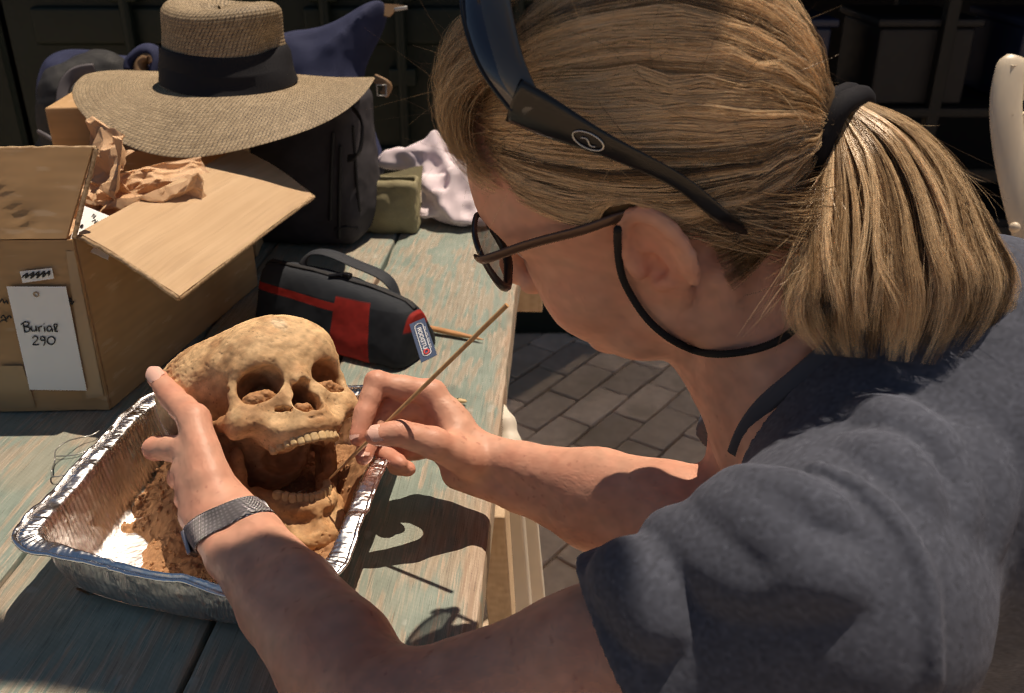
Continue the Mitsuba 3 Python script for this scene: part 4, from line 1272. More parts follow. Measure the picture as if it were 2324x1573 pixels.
add('shipping_container__side_panel', corr(-3.2, -1.42, .1, 2.45, CY + .01), 'dark_green_steel', False)
for x0, x1 in ((-1.38, -.66), (-.645, .17)):
    d = rbox(x1 - x0, .05, 2.3, .006).apply_translation([(x0 + x1) / 2, CY + .03, 1.28])
    k = add('shipping_container__door', d, 'dark_green_steel', 30)
    for z in (.55, .93, 1.31, 1.7):
        add(k + '__rib', rbox(x1 - x0 - .16, .025, .10, .01).apply_translation([(x0 + x1) / 2, CY - .005, z]), 'dark_green_steel', 30)
for x in (-1.03, -.50, -.30, .02):
    k = add('shipping_container__locking_bar', tube([[x, CY - .04, .15], [x, CY - .04, 2.4]], .016, 14), 'dark_green_steel', 40)
    for z in (.42, .80, 1.02, 1.6):
        add(k + '__bracket', rbox(.075, .045, .05, .006).apply_translation([x, CY - .03, z]), 'dark_green_steel', 30)
add('shipping_container__added_gap_backing', rbox(3.4, .03, 2.4, .004).apply_translation([-1.4, CY + .09, 1.25]), 'dark_interior', 30)  # dark sheet added behind the doors so no light shows through their gaps
add('shipping_container__corner_post', rbox(.14, .2, 2.5, .01).apply_translation([.25, CY + .07, 1.25]), 'dark_green_steel', 30)
slats = [trimesh.creation.box((3.9, .0122, .006)).apply_translation([2.2, y, 2.58]) for y in np.arange(2.02, 3.22, .0146)]
add('store_room__unseen_reed_awning', cat(*slats), 'raw_timber', 30)  # out of view; gaps between the slats let part of the sun reach the bricks
tag('store_room__unseen_reed_awning', None, None, None, 'stuff')
add('shipping_container__sill', rbox(1.75, .12, .14, .01).apply_translation([-.60, CY + .05, .075]), 'dark_green_steel', 30)
labels['store_room'] = {'label': 'open dark store room with shelves on the right', 'category': 'shed'}
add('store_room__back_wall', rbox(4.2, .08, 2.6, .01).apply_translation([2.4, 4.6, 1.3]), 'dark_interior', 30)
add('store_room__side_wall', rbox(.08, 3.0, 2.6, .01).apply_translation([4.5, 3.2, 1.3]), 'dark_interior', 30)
add('store_room__unseen_roof', rbox(7.9, 1.7, .08, .01).apply_translation([.65, 4.05, 2.66]), 'dark_interior', 30)  # unseen overhead cover, placed to darken the store and the rear paving
labels['shelf_rack'] = {'label': 'dark metal shelf rack inside the store room', 'category': 'shelf'}
for x in (.62, 1.35, 2.1):
    for y in (3.02, 3.42):
        add('shelf_rack__post', rbox(.04, .04, 2.0, .004).apply_translation([x, y, 1.0]), 'black_steel', 30)
for z in (.25, .62, 1.02, 1.45):
    add('shelf_rack__shelf', rbox(1.52, .44, .03, .004).apply_translation([1.36, 3.22, z]), 'black_steel', 30)
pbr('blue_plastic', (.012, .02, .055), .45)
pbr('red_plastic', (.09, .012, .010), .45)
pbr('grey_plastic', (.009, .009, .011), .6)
names = [('blue storage crate at the left end of the lower shelf', .85, .635, 'blue_plastic'), ('grey storage crate in the middle of the lower shelf', 1.30, .635, 'grey_plastic'),
         ('dark blue storage crate at the left end of the upper shelf', .87, 1.035, 'blue_plastic'), ('red storage crate between blue and grey crates on the upper shelf', 1.22, 1.035, 'red_plastic'), ('grey storage crate at the right of the upper shelf', 1.62, 1.035, 'grey_plastic'),
         ('blue storage crate at the right end of the lower shelf', 1.75, .635, 'blue_plastic')]
for nm, x, z, mt in names:
    k = num('storage_crate')
    o = rbox(.30, .36, .24, .012)
    b = add(k + '__body', o.apply_translation([x, 3.22, z + .121]), mt, 30)
    add(k + '__lid', rbox(.33, .39, .025, .006).apply_translation([x, 3.22, z + .255]), mt, 30)
    tag(k, nm, 'crate', 'crates on the shelf rack')
# ---------------- chair at the right edge
pbr('pale_chair_wood', proc(lambda p, n, uv: mix((.58, .48, .36), (.70, .60, .46), fbm(p.x * 40, p.y * 40, p.z * 6, 2))), .38, specular=.5)
labels['folding_chair'] = {'label': 'pale wooden chair standing behind the woman at the right edge', 'category': 'chair'}
def cpost(du):
    ctr = [(2302, 128), (2284, 200), (2283, 290), (2300, 400), (2330, 520), (2368, 640), (2400, 740)]
    pts = np.array([P(u + du[0], v, 1.32) + np.array([du[1], du[2], 0]) for u, v in ctr])
    s = spline(pts, 40)
    return tube(s, np.r_[.012, .019, np.full(38, .0215)], 20, flat=([.25, 1, 0], .42))
add('folding_chair__back_post', cpost((2, 0, 0)), 'pale_chair_wood', True)
add('folding_chair__back_post', cpost((2, .40, .04)), 'pale_chair_wood', True)
for v in (190, 300, 420):
    a = P(2288 if v < 350 else 2306, v, 1.32)
    add('folding_chair__slat', slab(np.stack([np.linspace(a + np.array([0, 0, -.025]), a + np.array([.40, .04, -.025]), 12) + np.array([[0, .02 * math.sin(q / 11 * math.pi), 0] for q in range(12)]),
                                              np.linspace(a + np.array([0, 0, .025]), a + np.array([.40, .04, .025]), 12) + np.array([[0, .02 * math.sin(q / 11 * math.pi), 0] for q in range(12)])], 1), .012), 'pale_chair_wood', 30)
sx = P(2400, 740, 1.32)
add('folding_chair__seat', rbox(.44, .42, .03, .01).apply_translation([sx[0] + .20, sx[1] - .18, .46]), 'pale_chair_wood', 30)
for dx, dy in ((0, 0), (.40, .04), (0.0, -.38), (.40, -.36)):
    add('folding_chair__leg', tube([[sx[0] + dx, sx[1] + dy, sx[2] if dy > -.1 else .45], [sx[0] + dx + .01, sx[1] + dy + (.05 if dy > -.1 else -.03), 0]], .0165, 12), 'pale_chair_wood', 40)
add('folding_chair__bolt', trimesh.creation.icosphere(2, .0075).apply_translation(P(2303, 516, 1.305)), 'pale_chair_wood', True)
# ---------------- out of view: an overhead shade, outlined to darken the near arm and front planks
def unseen_shade():
    import shapely.geometry as sg
    h = 2.30
    d = np.array(SUN[:2]) / SUN[2]
    sh = [(-.75, .605), (-.43, .590), (-.36, .562), (-.27, .547), (-.19, .543), (-.145, .532), (-.115, .510), (-.05, .470), (.02, .44), (.03, .20), (.03, -.6), (-.27, -.6), (-.262, .44), (-.285, .492), (-.34, .503), (-.43, .507), (-.75, .51)]
    pts = [(np.array(q) + (h - .79) * d) for q in sh]
    m = trimesh.creation.extrude_polygon(sg.Polygon(pts), .004, engine='earcut')
    m.apply_translation([0, 0, h])
    add('unseen_shade', m, 'unseen_shade_cloth', False)
    tag('unseen_shade', 'unseen overhead shade, out of view, shaped to darken the near arm and front planks', 'shade cloth')
pbr('unseen_shade_cloth', (.45, .42, .36), .9)
unseen_shade()
# ================================================================ foil tray and the soil in it
tray_ctl = [PZ(22, 1238, .815), PZ(90, 1140, .816), PZ(200, 1030, .817), PZ(300, 925, .817), PZ(345, 900, .817)]
A_, B_, C_, D_ = np.array([-.392, .568]), np.array([-.366, .812]), np.array([-.098, .825]), np.array([-.126, .538])
def tray_outline(n=720):
    import shapely.geometry as sg
    poly = sg.Polygon([A_, B_, [-.235, .845], C_, D_, [-.215, .531], [-.300, .553]])
    poly = poly.buffer(-.030).buffer(.030, quad_segs=16)
    c = np.array(poly.exterior.coords)[:-1]
    if sg.Polygon(c).exterior.is_ccw is False:
        c = c[::-1]
    s = np.r_[0, np.cumsum(np.linalg.norm(np.diff(np.vstack([c, c[:1]]), axis=0), axis=1))]
    t = np.linspace(0, s[-1], n, endpoint=False)
    cc = np.vstack([c, c[:1]])
    p = np.stack([np.interp(t, s, cc[:, k]) for k in (0, 1)], 1)
    from scipy.ndimage import gaussian_filter1d
    p = gaussian_filter1d(p, 4, axis=0, mode='wrap')
    d = np.roll(p, -1, 0) - np.roll(p, 1, 0)
    nn = np.stack([d[:, 1], -d[:, 0]], 1); nn /= np.linalg.norm(nn, axis=1, keepdims=True)
    turn = np.abs(np.cross(np.roll(nn, 6, 0), np.roll(nn, -6, 0)))
    return p, nn, gaussian_filter1d(np.clip(turn * 2.2, 0, 1), 8, mode='wrap'), t
TP, TN, TC, TS = tray_outline()
def build_tray():
    n = len(TP)
    zr = .815 + .0025 * np.sin(TS * 9) + (meshkit.fbm(np.stack([TS * 25, TS * 0, TS * 0], 1), 3, 4) - .5) * .007
    front = np.exp(-((TP - [-.27, .545]) ** 2).sum(1) / .05 ** 2)
    zr -= .004 * front + .022 * np.exp(-((TP - [-.175, .535]) ** 2).sum(1) / .045 ** 2)
    # profile: (inward offset, height over the base as a share, pleat amplitude)
    prof = [(.038, 0.0, 0), (.030, .03, .15), (.0265, .10, .6), (.0225, .30, 1), (.0195, .55, 1), (.0172, .80, 1), (.0160, .955, .9), (.0148, .985, .5), (.0125, 1.0, .8), (.0085, 1.004, 1), (.0045, 1.0, 1), (.0020, .985, .4), (0.0, .975, 0), (-.0016, .985, 0), (-.0022, 1.005, 0), (-.0012, 1.024, 0), (.0006, 1.027, 0), (.0018, 1.012, 0)]
    fm = np.clip((-TN[:, 1] - .55) / .3, 0, 1) * np.clip((TP[:, 0] + .355) / .05, 0, 1)          # the front flange is bent up
    rows = []
    ph = TS * 2 * np.pi / .0052 + 3 * meshkit.noise(np.stack([TS * 60, TS * 0, TS * 0], 1), 2)
    mod = .35 + 1.3 * meshkit.fbm(np.stack([TS * 16, TS * 0, TS * 0], 1), 3, 6)
    for k, (off, h, amp) in enumerate(prof):
        pl = mod * np.sin(ph) * (.00030 + .0008 * TC) * amp
        o_ = off * (1 + .25 * TC * (off > .01))
        o_ = np.where(off > .0, np.where(off <= .0148, o_ * (1 - .72 * fm), o_ - .0107 * fm), o_)
        q = TP - TN * o_[:, None]
        z = .7545 + (zr - .7545) * h + (.004 * fm * np.clip((off - .003) / .008, 0, 1) if .9 < h < 1.01 else 0)
        P3 = np.stack([q[:, 0], q[:, 1], z], 1)
        cr = (np.stack([meshkit.fbm(P3 * 42 + 5 * j, 3, 7 + j) for j in range(3)], 1) - .5)
        w = min(1, h * 3) * (1 if h < .95 else .35)
        P3 = P3 + cr * .0110 * w
        if h > .97:
            P3[:, 2] += pl * .45
        else:
            P3[:, :2] += TN * pl[:, None]
        rows.append(P3)
    X = np.stack(rows, 1)
    g = grid(X, closed_u=True)
    # the base
    c = TP.mean(0)
    rr = [1, .8, .6, .4, .2, .02]
    base = np.stack([np.concatenate([c + (X[:, 0, :2] - c) * t, X[:, 0, 2:] + (meshkit.fbm(np.concatenate([c + (X[:, 0, :2] - c) * t, X[:, 0, 2:]], 1) * 60, 3, 3)[:, None] - .5) * .003 * (t < 1)], 1) for t in rr], 1)
    b = grid(base, closed_u=True, flip=True)
    scene['foil'] = {'type': 'twosided', 'bsdf': {'type': 'bumpmap', 'arbitrary': proc(lambda p, n, uv: fbm(p.x * 110, p.y * 110, p.z * 110, 3), 6e-4), 'scale': .0022,
                     'bsdf': {'type': 'blendbsdf', 'weight': proc(lambda p, n, uv: smoothstep(.46, .66, fbm(p.x * 45, p.y * 45, p.z * 70, 3)) * smoothstep(.795, .765, p.z) * .22),
                              'a': {'type': 'blendbsdf', 'weight': proc(lambda p, n, uv: smoothstep(.806, .811, p.z)), 'a': {'type': 'roughconductor', 'material': 'Al', 'alpha': .32}, 'b': {'type': 'roughconductor', 'material': 'Al', 'alpha': .20}}, 'b': {'type': 'diffuse', 'reflectance': rgb(.34, .19, .11)}}}}
    m = cat(g, b)
    m.merge_vertices()
    add('foil_tray', m, 'foil', True)
    tag('foil_tray', 'crumpled aluminium foil tray holding the skull and red soil', 'tray')
def soil_h(x, y):
    g = lambda cx, cy, sx, sy, h: h * np.exp(-((x - cx) / sx) ** 2 - ((y - cy) / sy) ** 2)
    h = g(-.275, .770, .050, .055, .046) + g(-.130, .742, .030, .050, .046) + g(-.285, .690, .030, .050, .036) + g(-.18, .60, .07, .030, .013) + g(-.300, .580, .035, .016, .010) - g(-.185, .685, .05, .05, .010)
    h = h - g(-.338, .628, .024, .036, .022) + .0035
    q = np.stack([x, y, x * 0], -1)
    return h + (meshkit.fbm(q * 55, 4, 3) - .5) * .016 + (meshkit.fbm(q * 260, 3, 5) - .5) * .0034 + (meshkit.fbm(q * 800, 2, 8) - .5) * .0022 - .0015
def build_soil():
    import shapely.geometry as sg
    import shapely
    poly = sg.Polygon(TP - TN * .0300)
    n = 300
    gx, gy = np.meshgrid(np.linspace(TP[:, 0].min(), TP[:, 0].max(), n), np.linspace(TP[:, 1].min(), TP[:, 1].max(), n), indexing='ij')
    h = soil_h(gx, gy)
    # near the wall the soil meets the slope of the tray
    d = shapely.distance(poly.exterior, shapely.points(gx.ravel(), gy.ravel())).reshape(n, n) * np.where(shapely.contains_xy(poly, gx.ravel(), gy.ravel()).reshape(n, n), 1, -1)
    z = .7555 + h
    inside = d > .001 - np.clip(h, 0, .05) * .22
    g = grid(np.stack([gx, gy, z], -1))
    keep = inside.ravel()[g.faces].all(1)
    g = mk(g.vertices, g.faces[keep])
    g.remove_unreferenced_vertices()
    v = g.vertices
    m = meshkit.fbm(v * 120, 3, 9)[:, None]; f = meshkit.noise(v * 1100, 5)[:, None]
    col = (np.array([.28, .145, .070]) * (1 - m) + np.array([.39, .22, .118]) * m) * (.72 + .5 * f)
    pbr('soil_matter', VC, .95, specular=.1)
    add('red_soil', g, 'soil_matter', True, color=np.clip(col, 0, 1))
    tag('red_soil', 'loose red brown soil heaped in the foil tray under the skull', 'soil', None, 'stuff')
    r = np.random.default_rng(5)
    peb = []
    for k in range(1100):
        x, y = r.uniform(-.37, -.12), r.uniform(.555, .78)
        if not shapely.contains_xy(poly, x, y) or soil_h(np.array(x), np.array(y)) < .0012:
            continue
        s = r.choice([.0007, .001, .0014, .002, .0032], p=[.35, .3, .2, .1, .05])
        m = trimesh.creation.icosphere(1, 1.0)
        m.vertices *= (.6 + .8 * meshkit.noise(m.vertices * 1.7 + k, k % 9))[:, None] * s * r.uniform(.7, 1.2, 3)
        m.apply_translation([x, y, .7555 + max(float(soil_h(np.array(x), np.array(y))), 0) + s * .4])
        peb.append(m)
    pm = cat(*peb)
    c = np.array([.42, .235, .12]) * r.uniform(.6, 1.25, (len(pm.vertices), 1))
    add('red_soil__crumb', pm, 'soil_matter', True, color=c)
    tag('red_soil__crumb', None, None, None, 'stuff')
build_tray()
build_soil()
# ================================================================ thin wire by the tray
w = np.array([[238, 965], [214, 985], [190, 992], [150, 1003], [127, 1022], [124, 1048], [118, 1066], [124, 1082], [150, 1078], [160, 1084]], float)
wp = np.array([PZ(u, v, .7535 + (.012 if 2 < i < 6 else .004)) for i, (u, v) in enumerate(w)])
pbr('wire_steel', (.45, .44, .42), .35, metallic=.8)
add('thin_wire', tube(spline(wp, 70), .0007, 6), 'wire_steel', True)
tag('thin_wire', 'loop of thin bent wire on the planks left of the foil tray', 'wire')
wp = np.array([PZ(*q, .7530) for q in ((124, 1035), (165, 1033), (200, 1022), (215, 1012))])
add('thin_wire__strand', tube(spline(wp, 30), .0006, 6), 'wire_steel', True)
# ================================================================ cardboard boxes
def card_fn(p, n, uv):
    f = fbm(p.x * 30, p.y * 30, p.z * 30, 3)
    fl = noise(p.x * 22, p.y * 22, p.z * 190)
    c = mix((.385, .235, .115), (.47, .30, .16), f)
    sc = smoothstep(.62, .80, fbm(p.x * 34, p.y * 34, p.z * 120, 3)) * .35
    st = smoothstep(.60, .75, fbm(p.x * 13 + 4, p.y * 13, p.z * 13, 2)) * .25
    c = mix(mix(c, (.60, .47, .34), sc), (.26, .15, .07), st)
    return c * (.9 + .16 * fl)
pbr('cardboard', proc(card_fn), .78, specular=.2)
def flap_fn(p, n, uv):
    l = p.x * .204 + p.y * .979
    a = p.x * .979 - p.y * .204
    s = fbm(l * 9, a * 190, 3, 2)
    f = fbm(l * 16, a * 60, 8, 3)
    g = fbm(l * 5, a * 420, 4, 2)
    c = mix((.44, .29, .165), (.57, .41, .26), .30 * s + .30 * f + .40 * g)
    return mix(c, (.40, .265, .16), smoothstep(.58, .80, fbm(l * 11, a * 230, 2, 3)) * .35)
pbr('cardboard_flap', proc(flap_fn), .75, specular=.2, bump=proc(lambda p, n, uv: fbm((p.x * .204 + p.y * .979) * 6, (p.x * .979 - p.y * .204) * 240, 1, 2), 6e-4), bscale=.0008)
pbr('card_edge', proc(lambda p, n, uv: mix((.24, .15, .08), (.50, .36, .22), noise(p.x * 420, p.y * 420, p.z * 420))), .9)
B0, BD1, BD2, BH = np.array([-.444, .894, .752]), np.array([.204, .979, 0]), np.array([-.999, -.03, 0]), .198
BL, BW = .363, .31
pbr('paper_white', (.80, .80, .80), .55, specular=.3)
pbr('ink', (.012, .012, .015), .5)
pbr('brown_tape', (.36, .24, .13), .22, specular=.5)
labels['cardboard_box'] = {'label': 'open cardboard box with a handwritten burial tag on its front', 'category': 'cardboard box'}
def wall(o, a, b, la, lb, th, key, bs='cardboard', na=24, nb=16, bow=.0, seed=1):
    s, t = np.meshgrid(np.linspace(0, la, na), np.linspace(0, lb, nb), indexing='ij')
    nrm = unit(np.cross(a, b))
    X = o + s[..., None] * a + t[..., None] * b
    w = (meshkit.fbm(X * 9 + seed, 3, seed) - .5) * .006 + bow * np.sin(np.pi * s / la) * np.sin(np.pi * t / lb)
    X = X + (w * (np.minimum(s, la - s) > .001))[..., None] * nrm
    return add(key, slab(X, th), bs, 40)
Z = np.array([0, 0, 1.0])
fr = wall(B0, BD2, Z, BW, BH, .004, 'cardboard_box__front_wall', bow=.003, seed=2)
wall(B0 + np.array([.0015, .001, 0]), BD1, Z, BL, BH, .004, 'cardboard_box__side_wall', bow=-.004, seed=3)
wall(B0 + BD1 * BL, BD2, Z, BW, BH, .004, 'cardboard_box__back_wall', seed=4)
wall(B0 + BD2 * BW, BD1, Z, BL, BH, .004, 'cardboard_box__side_wall', seed=5)
wall(B0 + np.array([0, 0, .004]), BD1, BD2, BL, BW, .004, 'cardboard_box__bottom', seed=6)
# flaps
top = B0 + Z * BH
s, t = np.meshgrid(np.linspace(0, 1, 30), np.linspace(0, 1, 16), indexing='ij')
e0, e1 = top + BD1 * .008, top + BD1 * (BL - .002)
f0, f1 = PZ(405, 678, .901), PZ(712, 446, .9005)
X = (e0 * (1 - s[..., None]) + e1 * s[..., None]) * (1 - t[..., None]) + (f0 * (1 - s[..., None]) + f1 * s[..., None]) * t[..., None]
X[..., 2] += .007 * np.sin(np.pi * t) * (.4 + .6 * s) + (meshkit.fbm(X * 14, 3, 2) - .5) * .005 - .004 * t * np.exp(-((s - 1) / .12) ** 2)
add('cardboard_box__flap', slab(X, .0042), 'cardboard_flap', 40)
e0, e1 = top + BD2 * .006, top + BD2 * BW
up = np.array([.026, .034, .084])
X = (e0 * (1 - s[..., None]) + e1 * s[..., None]) + up * t[..., None] + np.array([.004, 0, 0]) * t[..., None]
X += (meshkit.fbm(X * 16, 3, 8) - .5)[..., None] * np.array([0, -.7, .2]) * .008
crk = crack_lines(X.reshape(-1, 3), [[top + BD2 * .045 + up * .05, top + BD2 * .055 + up * .25, top + BD2 * .085 + up * .50, top + BD2 * .10 + up * .72, top + BD2 * .115 + up * .9]], .004).reshape(X.shape[:2])
X += crk[..., None] * np.array([0, .9, -.3]) * .002
add('cardboard_box__flap', slab(X, .0042), 'cardboard', 40)
e0, e1 = top + BD1 * BL, top + BD1 * BL + BD2 * BW
X = (e0 * (1 - s[..., None]) + e1 * s[..., None]) + np.array([.01, .10, -.07]) * t[..., None]
add('cardboard_box__flap', slab(X, .0042), 'cardboard', 40)
X = (top + BD2 * BW + BD1 * BL * s[..., None]) + np.array([-.10, 0, -.06]) * t[..., None]
add('cardboard_box__flap', slab(X, .0042), 'cardboard', 40)
cl = spline([top + BD2 * .040 + up * .02 + [0, 0, .001], top + BD2 * .058 + up * .25, top + BD2 * .085 + up * .50, top + BD2 * .10 + up * .72, top + BD2 * .118 + up * .95], 40)
cl = cl + unit(np.cross(up, BD2)) * np.sign(unit(np.cross(up, BD2)) @ (CAM - top)) * .0012 + (np.random.default_rng(2).uniform(-1, 1, (40, 1)) * BD2) * .0012
add('cardboard_box__torn_crease', tube(cl, np.linspace(.0011, .0004, 40), 6), 'card_edge', True)
def edge_of(a, b, sag=0.0):
    q = np.linspace(a, b, 60) + np.array([0, 0, 1.0]) * (sag * np.sin(np.linspace(0, np.pi, 60)))[:, None]
    q = q + (meshkit.fbm(q * 120, 2, 3)[:, None] - .5) * .0016
    add('cardboard_box__corrugated_edge', tube(q, .0023 + .0006 * meshkit.fbm(q * 260, 2, 4), 8), 'card_edge', True)
edge_of(f0, f1, .001)
edge_of(top + BD1 * .008, f0, .004)
edge_of(top + BD1 * (BL - .002), f1, .003)
edge_of(top + up, top + up + BD2 * BW)
edge_of(top, top + up)
# what is stuck on the front
FN = unit(np.cross(BD2, Z)); FN = FN if FN[1] < 0 else -FN
def on_front(u, v, lift=.004):
    o, d = CAM, P(u, v, 1.0) - CAM
    q = B0 + FN * lift
    return o + d * (((q - o) @ FN) / (d @ FN))
def front_st(p):
    return np.array([(p - B0) @ BD2, (p - B0) @ Z])
def sheet(c4, th=.0006, n=10, wav=.0008, seed=1):
    a, b, c, d = [np.asarray(q, float) for q in c4]
    s, t = np.meshgrid(np.linspace(0, 1, n), np.linspace(0, 1, n), indexing='ij')
    s, t = s[..., None], t[..., None]
    X = (a * (1 - s) + b * s) * (1 - t) + (d * (1 - s) + c * s) * t
    nn = unit(np.cross(b - a, d - a))
    return slab(X + nn * ((meshkit.fbm(X * 30, 2, seed) - .5) * wav)[..., None], th)
tg = [on_front(*q, .0078) for q in ((15, 650), (150, 650), (197, 886), (68, 884))]
add('paper_tag', sheet(tg), 'paper_white', 40)
tag('paper_tag', 'white card tag with handwritten burial number on the front of the box', 'tag')
def strokes(key, lines, place, w=.0011, mat='ink', lift=.0004):
    for L in lines:
        p = np.array([place(*q) for q in L])
        p = spline(p, max(10, 6 * len(p))) if len(p) > 2 else p
        add(key, tube(p, w * .5, 6), mat, True)
def tagpt(u, v):
    return on_front(u, v, .0094)
hand_b = [[(52, 733), (56, 752)], [(48, 737), (56, 731), (65, 733), (63, 739), (56, 742), (66, 744), (66, 751), (55, 754)],   # B
          [(71, 741), (72, 750), (77, 752), (81, 748), (81, 740), (83, 752)],                                             # u
          [(87, 742), (89, 753)], [(88, 746), (92, 741), (96, 741)],                                                        # r
          [(100, 742), (102, 753)], [(99, 735), (100, 736)],                                                                # i
          [(117, 744), (112, 740), (107, 744), (108, 751), (113, 752), (117, 746), (119, 753)],                              # a
          [(125, 752), (123, 742), (124, 736), (129, 737), (126, 748), (127, 753), (131, 752)],                              # l
          [(74, 768), (79, 763), (85, 766), (82, 774), (75, 782), (88, 782)],                                               # 2
          [(101, 767), (96, 764), (92, 768), (94, 773), (101, 770), (101, 765), (102, 776), (99, 784)],                     # 9
          [(116, 764), (109, 768), (108, 777), (115, 782), (123, 778), (124, 769), (117, 764)]]                              # 0
strokes('paper_tag__handwriting', hand_b, tagpt, .0013)
ho = on_front(82, 668, .0092)
ring = [ho + .0024 * (math.cos(a) * BD2 + math.sin(a) * Z) for a in np.linspace(0, 2 * math.pi, 14, endpoint=False)]
add('paper_tag__eyelet', tube(ring, .0007, 6, closed=True), 'brown_tape', True)
st = [on_front(*q, .0072) for q in ((45, 616), (118, 608), (123, 632), (52, 642))]
add('paper_sticker', sheet(st, .0004), 'paper_white', 40)
tag('paper_sticker', 'small white sticker crossed out in black ink, above the card tag', 'sticker')
strokes('paper_sticker__scribble', [[(50, 630), (62, 621), (58, 631), (76, 618), (70, 632), (88, 617), (84, 631), (100, 616), (97, 629), (112, 615), (110, 626)], [(52, 626), (80, 624), (114, 620)]], lambda u, v: on_front(u, v, .0086), .0014)
strokes('cardboard_box__marker_writing', [[(0, 686), (6, 680), (10, 688), (14, 683), (18, 690)], [(2, 722), (8, 716), (14, 724), (20, 717), (26, 722)], [(0, 730), (10, 726), (16, 730)], [(156, 688), (160, 678), (163, 690), (167, 684)]], lambda u, v: on_front(u, v, .0062), .0016)
pbr('clear_tape', (.40, .27, .16), .18, specular=.5)
add('cardboard_box__tape', sheet([on_front(*q, .0052) for q in ((0, 830), (52, 830), (82, 925), (0, 928))], .0003, 10, .001, 3), 'brown_tape', 40)
add('cardboard_box__tape', sheet([on_front(*q, .0050) for q in ((150, 570), (168, 570), (236, 900), (196, 905))], .0003, 10, .001, 3), 'clear_tape', 40)
# wrapping paper and a second tag in the box
def crumpled(c, r3, seed, n=90, amp=.45, sharp=10):
    th, ph = np.meshgrid(np.linspace(0, 2 * np.pi, 2 * n, endpoint=False), np.linspace(.02, np.pi - .02, n), indexing='ij')
    d = np.stack([np.sin(ph) * np.cos(th), np.sin(ph) * np.sin(th), np.cos(ph)], -1)
    q = d.reshape(-1, 3)
    rr = np.random.default_rng(seed)
    k = rr.normal(size=(sharp * 6, 3)); k /= np.linalg.norm(k, axis=1, keepdims=True)
    off = rr.uniform(.72, 1.0, len(k))
    rad = np.min(off[None] / np.maximum((q @ k.T), .15), axis=1)          # faceted like a stone, then folded
    f = meshkit.fbm(q * 2.2 + seed, 3, seed)
    fold = np.abs(np.sin(f * 16)) ** .7
    rad = np.clip(rad, .5, 1.3) * (1 - amp * .55 * fold) * (1 + amp * .5 * (meshkit.fbm(q * 5 + seed * 3, 3, seed + 1) - .5))
    X = (q * rad[:, None] * r3 + c).reshape(d.shape)
    return grid(X, closed_u=True)
pbr('kraft_paper', proc(lambda p, n, uv: mix((.55, .34, .19), (.66, .44, .27), fbm(p.x * 60, p.y * 60, p.z * 60, 2))), .6, specular=.3)
def creased(c, e1, e2, L1, L2, seed, amp, npt=46, n=90, curl=0.0):
    from scipy.interpolate import LinearNDInterpolator
    rr = np.random.default_rng(seed)
    pts = np.vstack([rr.uniform(-1, 1, (npt, 2)), [[-1, -1], [-1, 1], [1, -1], [1, 1], [0, -1], [0, 1], [-1, 0], [1, 0]]])
    zz = rr.uniform(-1, 1, len(pts))
    s, t = np.meshgrid(np.linspace(-1, 1, n), np.linspace(-1, 1, n), indexing='ij')
    h = LinearNDInterpolator(pts, zz)(s, t)
    pts2 = rr.uniform(-1.1, 1.1, (npt * 5, 2)); h2 = LinearNDInterpolator(np.vstack([pts2, pts[-8:] * 1.2]), rr.uniform(-1, 1, len(pts2) + 8))(s, t)
    h = np.nan_to_num(h) * amp + np.nan_to_num(h2) * amp * .28
    ed = 1 + .10 * (meshkit.fbm(np.stack([s * 3 + seed, t * 3, s * 0], -1), 2, seed) - .5)
    X = c + (s * ed)[..., None] * e1 * L1 + (t * ed)[..., None] * e2 * L2
    nn = unit(np.cross(e1, e2))
    X = X + nn * (h + curl * (s * s + .6 * t * t))[..., None]
    return slab(X, .0005)
add('wrapping_paper__sheet', creased(P(345, 440, 1.115), unit(np.array([.86, .50, .10])), unit(np.array([-.28, .42, .62])), .072, .040, 7, .013, 40, 90, -.012), 'kraft_paper', False)
add('wrapping_paper__sheet', creased(P(335, 490, 1.07), unit(np.array([.83, .55, .0])), unit(np.array([.25, -.55, .70])), .070, .034, 19, .012, 44, 90, -.010), 'kraft_paper', False)
add('wrapping_paper__sheet', creased(P(232, 425, 1.05), unit(np.array([.45, .35, .75])), unit(np.array([-.55, .70, .1])), .062, .042, 29, .014, 36, 90, .016), 'kraft_paper', False)
add('wrapping_paper__sheet', creased(P(230, 380, 1.10), unit(np.array([.2, .6, .6])), unit(np.array([.7, -.3, .2])), .030, .022, 31, .010, 30, 60, .01), 'kraft_paper', False)
tag('wrapping_paper', 'crumpled brown wrapping paper inside the open cardboard box', 'paper')
it = [P(158, 548, .965), P(186, 466, 1.00), P(272, 500, 1.01), P(245, 590, .975)]
add('paper_tag_001', sheet(it, .0006, 10, .002), 'paper_white', 40)
tag('paper_tag_001', 'blank looking white card tag poking out of the box beside the brown paper', 'tag')
def inpt(u, v):
    a, b, d = it[0], it[1], it[3]
    nn = unit(np.cross(b - a, d - a)); nn = nn if nn @ (CAM - a) > 0 else -nn
    dd = P(u, v, 1.0) - CAM
    return CAM + dd * (((a + nn * .0016 - CAM) @ nn) / (dd @ nn))
strokes('paper_tag_001__handwriting', [[(208, 492), (214, 486), (212, 496), (218, 489)], [(209, 503), (217, 499), (214, 507), (222, 501)]], inpt, .0011)
add('paper_tag_001__hole', tube([inpt(184, 512), inpt(187, 514)], .0022, 8), 'ink', True)
